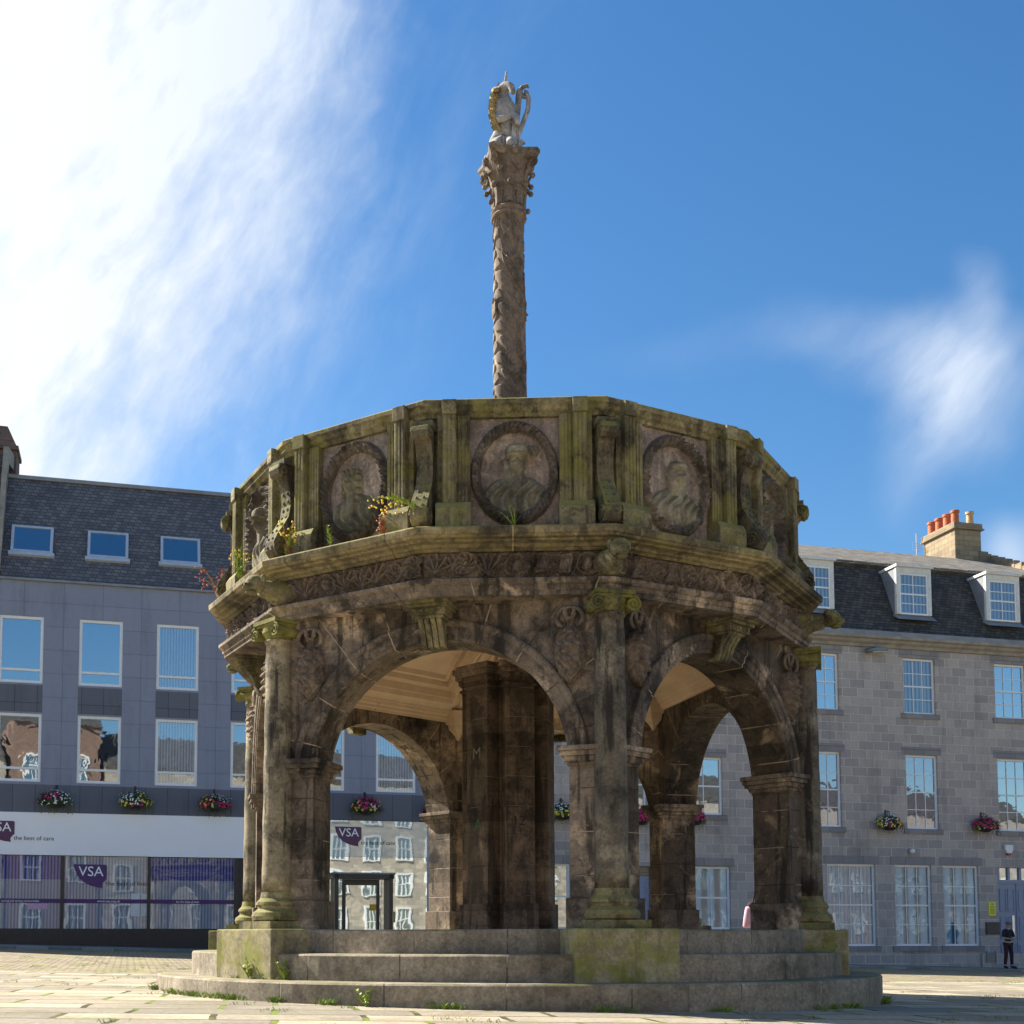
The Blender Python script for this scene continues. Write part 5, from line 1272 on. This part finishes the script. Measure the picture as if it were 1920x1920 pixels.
# ------------------------------------------------------------------ flower baskets
BG = 'hanging flower baskets along the building fronts'
def basket(u, z, seed, mixc, label, w_=.54):
    rs = random.Random(seed); o = at_facade('flower_basket', label, 'flower basket', u, 0, z, BG)
    m_ = M(); L = []
    for q in range(6): a = q / 5 * math.pi / 2; rr = .22 * math.cos(a * .95) + .02; L.append([(rr * math.cos(b) * 1.2, -.25 + rr * math.sin(b), -.10 - .18 * math.sin(a)) for b in [2 * math.pi * k / 16 for k in range(16)]])
    m_.loops(L); obj('basket', m_.mesh('basket', 'basket_wire'), o)
    m_ = M(); m_.tube([(0, 0, .42), (0, -.14, .44), (0, -.26, .40), (0, -.26, .30)], .014, 6); m_.tube([(0, 0, .20), (0, -.2, .43)], .010, 5); m_.box(-.03, .03, -.015, 0, .1, .5)
    for sx in (-1, 1): m_.tube([(0, -.26, .32), (sx * .22, -.25, -.08)], .004, 4)
    obj('bracket', m_.mesh('bracket', 'basket_wire'), o)
    def pt():
        a = rs.uniform(0, 2 * math.pi); b = math.acos(rs.uniform(-.35, 1)); r_ = rs.uniform(.70, 1.0) * (1 + .16 * math.sin(3 * a + seed) * math.sin(2.3 * b + seed * 1.7))
        return Vector((w_ * r_ * math.sin(b) * math.cos(a), -.26 + .34 * r_ * math.sin(b) * math.sin(a), .36 * r_ * math.cos(b) - .04)), Vector((math.sin(b) * math.cos(a), math.sin(b) * math.sin(a), math.cos(b)))
    m_ = M()
    for k in range(620):
        p, n_ = pt(); t1 = Vector((rs.uniform(-1, 1), rs.uniform(-1, 1), rs.uniform(-1, 1))).normalized(); t2 = n_.cross(t1).normalized() * .022; t1 = t1 * .042; p = p * .92
        if p.y > -.02: continue
        m_.add([p - t1, p + t2, p + t1, p - t2], [(0, 1, 2, 3)])
    for k in range(40):
        x = rs.uniform(-w_, w_); p0 = Vector((x, -.26 + rs.uniform(-.2, .1), -.08)); L_ = rs.uniform(.08, .34)
        for q in range(5): p = p0 + Vector((rs.uniform(-.03, .03), rs.uniform(-.03, .03), -L_ * q / 4)); m_.add([p, p + Vector((.03, 0, .01)), p + Vector((.01, .01, -.04))], [(0, 1, 2)])
    obj('foliage', m_.mesh('foliage', 'leaf', fixn=False), o)
    # flowers grow in drifts of one colour
    drifts = []
    for c_ in mixc:
        for k in range(mixc[c_][0]): drifts.append((c_, rs.uniform(-1, 1), rs.uniform(-1, 1)))
    bins = {c_: M() for c_ in mixc}
    for k in range(210):
        p, n_ = pt()
        if p.y > -.04: continue
        c_ = min(drifts, key=lambda d_: (d_[1] - p.x / w_) ** 2 + (d_[2] - (p.z + .06) / .31) ** 2 + rs.uniform(0, .25))[0]
        r_ = .030 if c_ == 'petal_white' else .046; mm = bins[c_]
        a1 = n_.orthogonal().normalized(); a2 = n_.cross(a1); p = p + n_ * .02
        vs = [p - n_ * .008] + [p + (a1 * math.cos(q * 1.2566) + a2 * math.sin(q * 1.2566)) * r_ + n_ * .006 for q in range(5)] ; vs2 = []
        for q in range(5):
            mid = p + (a1 * math.cos(q * 1.2566 + .628) + a2 * math.sin(q * 1.2566 + .628)) * r_ * .62; vs2.append(mid)
        b0 = vs + vs2; mm.add(b0, [(0, 1 + q, 6 + q) for q in range(5)] + [(0, 6 + q, 1 + (q + 1) % 5) for q in range(5)])
    for c_, mm in bins.items():
        if mm.f: obj('blossoms', mm.mesh('blossoms', c_, fixn=False), o, label={'petal_magenta': 'magenta', 'petal_yellow': 'yellow', 'petal_white': 'white', 'petal_orange': 'orange'}[c_] + ' blossoms')
A_, Y_, W_, O_ = 'petal_magenta', 'petal_yellow', 'petal_white', 'petal_orange'
basket(-11.92, 4.16, 1, {Y_: (2, 0), W_: (5, 0), A_: (4, 0)}, 'flower basket with mostly white and some magenta blooms, leftmost over the shopfront')
basket(-9.56, 4.19, 2, {A_: (1, 0), Y_: (4, 0), W_: (4, 0)}, 'flower basket of white and yellow blooms above the purple logo window')
basket(-7.12, 4.17, 3, {Y_: (3, 0), A_: (6, 0), W_: (1, 0)}, 'flower basket of magenta and yellow blooms at the right end of the white fascia')
basket(-2.26, 4.22, 4, {Y_: (3, 0), A_: (5, 0), W_: (1, 0)}, 'flower basket over the glazed entrance, seen through the front arch')
basket(0.05, 4.18, 5, {Y_: (3, 0), A_: (3, 0)}, 'flower basket at the office corner, mostly hidden behind the rear arch', .40)
basket(4.54, 4.20, 6, {Y_: (5, 0), A_: (3, 0), W_: (2, 0)}, 'mostly yellow flower basket between the central pier and front column')
basket(7.36, 4.10, 7, {A_: (6, 0)}, 'magenta flower basket glimpsed just right of the front column', .34)
basket(9.40, 4.14, 8, {A_: (6, 0)}, 'magenta flower basket beside the rear pier with the chalk letters', .40)
basket(17.13, 4.12, 9, {O_: (2, 0), Y_: (4, 0), W_: (4, 0), A_: (1, 0)}, 'flower basket with orange, yellow and white blooms on the granite wall')
basket(21.20, 4.14, 10, {A_: (6, 0), O_: (1, 0), Y_: (2, 0), W_: (1, 0)}, 'flower basket with crimson blooms at the far right near the alarm box')
# chalk letters on the back right pier
me = text_mesh('No', .22, 'chalk', .001, shear=.1)
# ------------------------------------------------------------------ people
def hand(parent, wrist, direction, palm_up, s=1.0, name='hand'):
    """palm with four fingers and a thumb, one skinned mesh"""
    d_ = Vector(direction).normalized(); n_ = Vector(palm_up).normalized(); side = d_.cross(n_).normalized(); w_ = Vector(wrist)
    nodes = [(*w_, .026 * s), (*(w_ + d_ * .045 * s), .030 * s)]; edges = [(0, 1)]
    for k, (off, ln) in enumerate(((-.030, .062), (-.010, .074), (.010, .070), (.028, .054))):
        b0 = w_ + d_ * .075 * s + side * off * s; i = len(nodes)
        nodes += [(*b0, .0095 * s), (*(b0 + d_ * ln * .5 * s - n_ * .004), .009 * s), (*(b0 + d_ * ln * .8 * s - n_ * .022 * s), .008 * s)]; edges += [(1, i), (i, i + 1), (i + 1, i + 2)]
    i = len(nodes); b0 = w_ + d_ * .030 * s + side * -.038 * s; nodes += [(*b0, .012 * s), (*(b0 + d_ * .035 * s - side * .018 * s - n_ * .01), .010 * s)]; edges += [(1, i), (i, i + 1)]
    return nodes, edges
def person(name, label, loc, rot, pose, mats, cap=None, hair='hair', h=1.72):
    """pose: dict of joint positions for a 1.72 m figure facing -Y"""
    o = thing(name, label, 'person', loc, rot); k = h / 1.72
    P = pose; J = lambda n_: tuple(c * k for c in P[n_])
    nodes = []; idx = {}
    def add(n_, r_, r2=None): idx[n_] = len(nodes); nodes.append((*J(n_), r_ * k, (r2 or r_) * k))
    for n_, r_, r2 in (('pelvis', .115, .09), ('waist', .115, .088), ('chest', .135, .10), ('neckb', .075, .07), ('neck', .048, .048), ('head0', .062, .072), ('head1', .078, .092), ('head2', .066, .08)): add(n_, r_, r2)
    ed = [('pelvis', 'waist'), ('waist', 'chest'), ('chest', 'neckb'), ('neckb', 'neck'), ('neck', 'head0'), ('head0', 'head1'), ('head1', 'head2')]
    for sd_ in 'LR':
        for n_, r_ in (('sh', .058), ('el', .040), ('wr', .027), ('hip', .085), ('kn', .056), ('an', .038), ('toe', .036)): add(n_ + sd_, r_)
        ed += [('neckb', 'sh' + sd_), ('sh' + sd_, 'el' + sd_), ('el' + sd_, 'wr' + sd_), ('pelvis', 'hip' + sd_), ('hip' + sd_, 'kn' + sd_), ('kn' + sd_, 'an' + sd_), ('an' + sd_, 'toe' + sd_)]
    edges_ = [(idx[a], idx[b]) for a, b in ed]
    for sd_ in 'LR':
        wv = Vector(J('wr' + sd_)); dv = wv - Vector(J('el' + sd_)); hn, he = hand(None, wv + dv.normalized() * .02, dv, (0, -.6, .5) if 'palm' not in P else P['palm'], k * 1.0)
        b = len(nodes); nodes += [n_ if len(n_) > 4 else (*n_, n_[3]) for n_ in hn]; edges_ += [(a + b, c + b) for a, c in he] + [(idx['wr' + sd_], b)]
    skin_obj('body', nodes, edges_, 'skin', o, sub=1)
    # face
    m_ = M(); hx, hy, hz = J('head1'); f = -.088 * k
    m_.tube([(hx, hy + f, hz + .02 * k), (hx, hy + f - .022 * k, hz - .015 * k)], [.008 * k, .013 * k], 6); obj('nose', m_.mesh('nose', 'skin', smooth=True), o)
    obj('mouth', M().ball((hx, hy + f + .006, hz - .045 * k), (.024 * k, .008 * k, .007 * k), 8, 5).mesh('mouth', 'skin', smooth=True), o)
    for sx in (-1, 1):
        obj('ear', M().ball((hx + sx * .078 * k, hy, hz), (.012 * k, .022 * k, .032 * k), 8, 6).mesh('ear', 'skin', smooth=True), o)
        obj('eye', M().ball((hx + sx * .03 * k, hy + f + .008, hz + .018 * k), (.012 * k, .007 * k, .007 * k), 8, 5).mesh('eye', 'black_text', smooth=True), o)
    # top and trousers follow the body
    tn = [(*J('pelvis'), .135 * k, .11 * k), (*J('waist'), .135 * k, .108 * k), (*J('chest'), .160 * k, .120 * k), (*J('neckb'), .095 * k, .085 * k), (*J('shL'), .075 * k), (*J('shR'), .075 * k)]
    te = [(0, 1), (1, 2), (2, 3), (3, 4), (3, 5)]
    for i_, sd_ in ((4, 'L'), (5, 'R')):
        a, b, c = Vector(J('sh' + sd_)), Vector(J('el' + sd_)), Vector(J('wr' + sd_)); sl_ = P.get('sleeve', 1.0)
        tn += [(*(a + (b - a) * min(1, sl_)), .058 * k)]; te += [(i_, len(tn) - 1)]
        if sl_ > 1: tn += [(*(b + (c - b) * .85), .040 * k)]; te += [(len(tn) - 2, len(tn) - 1)]
    tn = [n_ if len(n_) > 4 else (*n_, n_[3]) for n_ in tn]
    skin_obj('jacket', tn, te, mats[0], o, sub=2)
    tn = [(*J('pelvis'), .125 * k, .10 * k)]; te = []
    for sd_ in 'LR':
        i_ = len(tn); tn += [(*J('hip' + sd_), .098 * k), (*J('kn' + sd_), .070 * k), (*(Vector(J('kn' + sd_)) * .12 + Vector(J('an' + sd_)) * .88), .058 * k)]; te += [(0, i_), (i_, i_ + 1), (i_ + 1, i_ + 2)]
    skin_obj('trousers', [n_ if len(n_) > 4 else (*n_, n_[3]) for n_ in tn], te, mats[1], o, sub=2)
    for sd_ in 'LR':
        m_ = M(); a = Vector(J('an' + sd_)); b = Vector(J('toe' + sd_)); m_.ball((a + b) / 2 + Vector((0, 0, -.012)), (.052 * k, (b - a).length * .5 + .075 * k, .048 * k), 14, 8, rot=(b - a).to_track_quat('-Y', 'Z').to_matrix() if (b - a).length > .01 else None)
        obj('shoe', m_.mesh('shoe', 'dark_cloth', smooth=True), o)
    if cap:
        m_ = M(); m_.ball((hx, hy + .005, hz + .055 * k), (.098 * k, .112 * k, .075 * k), 16, 10); m_.ball((hx, hy - .11 * k, hz + .045 * k), (.07 * k, .07 * k, .010 * k), 12, 6); obj('cap', m_.mesh('cap', cap, smooth=True), o)
    else:
        m_ = M(); m_.ball((hx, hy + .020 * k, hz + .025 * k), (.100 * k, .105 * k, .115 * k), 16, 10); m_.ball((hx, hy + .05 * k, hz - .10 * k), (.085 * k, .06 * k, .15 * k), 12, 8); obj('hair', m_.mesh('hair', hair, smooth=True), o)
    return o
stand = dict(pelvis=(0, 0, .95), waist=(0, .005, 1.08), chest=(0, 0, 1.27), neckb=(0, .01, 1.41), neck=(0, -.01, 1.48), head0=(0, -.045, 1.545), head1=(0, -.055, 1.61), head2=(0, -.045, 1.67),
             shL=(.165, 0, 1.385), elL=(.225, -.06, 1.13), wrL=(.04, -.22, 1.12), shR=(-.165, 0, 1.385), elR=(-.235, -.05, 1.12), wrR=(-.03, -.23, 1.09),
             hipL=(.085, 0, .88), knL=(.12, -.03, .48), anL=(.15, .02, .08), toeL=(.20, -.11, .045), hipR=(-.085, 0, .88), knR=(-.10, .0, .48), anR=(-.13, .04, .08), toeR=(-.15, -.09, .045), sleeve=.95)
px_, py_, _ = fp(21.10, 1.35, 0)
person('person', 'man in dark jacket and grey cap standing with folded arms before the blue door', (px_, py_, gz(px_, py_) + .075), PHI, stand, ('dark_cloth', 'maroon_cloth'), cap='grey_cap', h=1.68)
walk = dict(stand); walk.update(elL=(.22, .02, 1.12), wrL=(.26, -.04, .90), elR=(-.22, .03, 1.12), wrR=(-.24, -.06, .88), knL=(.09, -.08, .49), anL=(.09, .02, .10), toeL=(.09, -.10, .05), sleeve=1.5)
wx, wy = 4.49, 17.0
person('person', 'pedestrian almost wholly hidden behind the right front pier, beside a pink bag', (wx + .34, wy, gz(wx, wy)), R(-20), walk, ('maroon_cloth', 'maroon_cloth'), h=1.68)
bg_ = thing('shoulder_bag', 'pink cloth bag with dark strap showing left of the right front pier', 'bag', (wx - .03, wy - .05, gz(wx, wy) + .80))
m_ = M(); L = []
for z, a, b in ((0, .095, .045), (.03, .11, .055), (.15, .095, .055), (.26, .075, .04), (.30, .06, .03)): L.append([(a * math.cos(q) , b * math.sin(q), z) for q in [2 * math.pi * k / 14 for k in range(14)]])
m_.loops(L); obj('pouch', m_.mesh('pouch', 'pink_cloth', smooth=True), bg_)
m_ = M(); m_.tube([(0.03, 0, .29), (.055, 0, .45), (.085, 0, .70), (.12, .03, .84)], .012, 6); obj('strap', m_.mesh('strap', 'maroon_cloth'), bg_)
m_ = M(); m_.ball((0.02, 0, .31), (.06, .05, .06), 10, 7); obj('flap', m_.mesh('flap', 'maroon_cloth', smooth=True), bg_)
# ------------------------------------------------------------------ weeds growing on the cornice and steps
WG = 'wild plants rooted in the stonework'
def weed(label, x, y, z, h, seed, mats, lean=(0, 0), flowers=0, spread=.05, name='weed', n=3, leafw=.010):
    rs = random.Random(seed); o = thing(name, label, 'plant', (x, y, z), 0, WG)
    st, lf, fl = M(), M(), M()
    for k in range(n):
        a = rs.uniform(0, 6.28); hh = h * rs.uniform(.6, 1.0); dx_, dy_ = math.cos(a) * spread + lean[0] * hh, math.sin(a) * spread * .5 + lean[1] * hh
        pts = [(dx_ * q ** 1.4, dy_ * q ** 1.4, hh * (q if not lean[0] else math.sin(q * 1.5) / math.sin(1.5) if abs(lean[0]) < .8 else q * (1.6 - q) * .7)) for q in [i / 7 for i in range(8)]]
        st.tube(pts, [.005] * 6 + [.003] * 2, 4)
        for i in range(int(hh / .013)):
            q = rs.uniform(.08, 1); j = min(6, int(q * 7)); p = Vector(pts[j]).lerp(Vector(pts[j + 1]), q * 7 - j); b = rs.uniform(0, 6.28); L_ = rs.uniform(.030, .06) * (1.25 - q * .5)
            d_ = Vector((math.cos(b), math.sin(b), rs.uniform(.3, 1.1))).normalized() * L_; s_ = Vector((-math.sin(b), math.cos(b), 0)) * leafw
            lf.add([p, p + d_ * .5 + s_, p + d_, p + d_ * .5 - s_], [(0, 1, 2, 3)])
        for i in range(flowers): p = Vector(pts[-1]) + Vector((rs.uniform(-.05, .05), rs.uniform(-.03, .03), rs.uniform(-.13, .02))); fl.ball(p, rs.uniform(.007, .013), 6, 4)
    obj('stem', st.mesh('stem', mats[0]), o); obj('leaves', lf.mesh('leaves', mats[1], fixn=False), o)
    if fl.f: obj('flower_heads', fl.mesh('flower_heads', mats[2]), o)
    return o
def on_ledge(ang, r=3.30): return CX + r * math.sin(R(ang)), CY - r * math.cos(R(ang)), 3.63
WL, WR, WY = 'weed_leaf', 'weed_red', 'weed_yellow'
x, y, z = on_ledge(-44.5, 3.28); weed('tall weed with reddish base and yellow tips beside the left corner console on the ledge', x, y, z, .42, 11, (WR, WL, WY), n=4, flowers=6, spread=.05)
x, y, z = on_ledge(-35, 3.24); weed('small bright green weed below the left portrait medallion', x, y, z, .25, 12, (WL, WL, WY), n=2, spread=.04)
x, y, z = on_ledge(-24.8, 3.20); weed('dry rust-red weed at the right foot of the left portrait medallion', x, y, z, .31, 13, (WR, WR, WR), n=2, flowers=16, spread=.04)
x, y, z = on_ledge(-22.0, 3.20); weed('short green weed between the rust-red weed and the console', x, y, z, .20, 14, (WL, WL, WY), n=3, spread=.06)
x, y, z = on_ledge(-18.6, 3.36); weed('arching yellow-flowered weed sprouting from the console left of centre', x, y, z + .16, .26, 15, (WL, WL, WY), lean=(-1.25, -.1), n=5, flowers=6, spread=.06)
x, y, z = on_ledge(-62, 3.27); weed('pale yellow-green weed under the leftmost visible medallion', x, y, z, .40, 16, (WL, WL, WY), n=5, flowers=5, spread=.10)
x, y, z = on_ledge(-82, 3.30); weed('straggly purple-red weed at the far left end of the ledge', x, y, z, .50, 17, (WL, WR, WR), lean=(-.25, 0), n=5, flowers=12, spread=.12)
x, y, z = on_ledge(90, 3.33); weed('small weed with yellow tips at the far right end of the ledge', x, y, z, .30, 18, (WL, WL, WY), n=3, flowers=3, spread=.08)
x, y, z = on_ledge(-3, 3.15); weed('thin grass sprigs under the central portrait medallion', x, y, z, .22, 19, (WL, WL, WY), n=3, spread=.14, leafw=.004)
def on_ground(px, py, r): pass
for (a, r, zz, h, lab, sd_) in ((-38.5, 3.60, -.39, .21, 'leafy weed against the mossy corner block on the lowest step', 31), (-46, 3.62, -.39, .22, 'thin branching weed in front of the mossy left corner block', 32), (-21.5, 3.96, -.585, .17, 'upright sprig growing at the foot of the lowest step', 33), (57, 3.56, -.155, .05, 'low creeping weed on the middle step at the right', 34)):
    x, y = CX + r * math.sin(R(a)), CY - r * math.cos(R(a)); weed(lab, x, y, zz, h, sd_, (WL, WL, WY), n=4, spread=.10, leafw=.013)
# grass tufts in the joints and round the steps
rs = random.Random(21); m_ = M()
def tuft(x, y, z, n, h, sp):
    for k in range(n):
        a = rs.uniform(0, 6.28); r_ = rs.uniform(0, sp); bx, by = x + r_ * math.cos(a) * 1.5, y + r_ * math.sin(a); hh = h * rs.uniform(.5, 1.1); b = rs.uniform(0, 6.28); d_ = Vector((math.cos(b) * .5, math.sin(b) * .5, 1)) * hh; s_ = Vector((-math.sin(b), math.cos(b), 0)) * .0035
        p = Vector((bx, by, z)); m_.add([p - s_, p + s_, p + d_ * .6 + Vector((math.cos(b), math.sin(b), 0)) * hh * .1, p + d_ * .95 + Vector((math.cos(b), math.sin(b), -.2)) * hh * .35], [(0, 1, 2), (0, 2, 3)])
for a in [-72, -60, -55, -51, -47, -44, -41, -33, -28, -12, 8, 22, 41, 48, 66, 74]:
    for k in range(3): aa = R(a + rs.uniform(-2, 2)); x, y = CX + 3.95 * math.sin(aa), CY - 3.95 * math.cos(aa); tuft(x, y, gz(x, y), 26, .07, .05)
for k in range(420):
    x, y = rs.uniform(-9, 12), rs.uniform(7.6, 26)
    if math.sin(x * 1.3 + y * .4) + math.sin(y * .9 - x * .5) < -.2: continue
    if math.hypot(x - CX, y - CY) < 4.1: continue
    tuft(x, y, gz(x, y), 18, .035, .09)
for a in (-49, -45, -42, -39): aa = R(a); x, y = CX + 3.60 * math.sin(aa), CY - 3.60 * math.cos(aa); tuft(x, y, -.39, 30, .04, .05)
o = obj('grass_tufts', m_.mesh('grass_tufts', 'grass_blade', fixn=False)); o['label'] = 'tufts of green grass in the paving joints and along the lowest step'; o['kind'] = 'stuff'; o['category'] = 'grass'
# chalk on the pier
g = obj('graffiti', me, cross); g.matrix_local = Matrix.Translation((0, 0, -BZ)) @ Matrix.Rotation(R(162), 4, 'Z') @ Matrix.Translation((-1.42 + .02, -(A0 - T) + .006, 1.26)) @ Matrix.Rotation(R(180), 4, 'Z') @ Matrix.Rotation(R(90), 4, 'X')
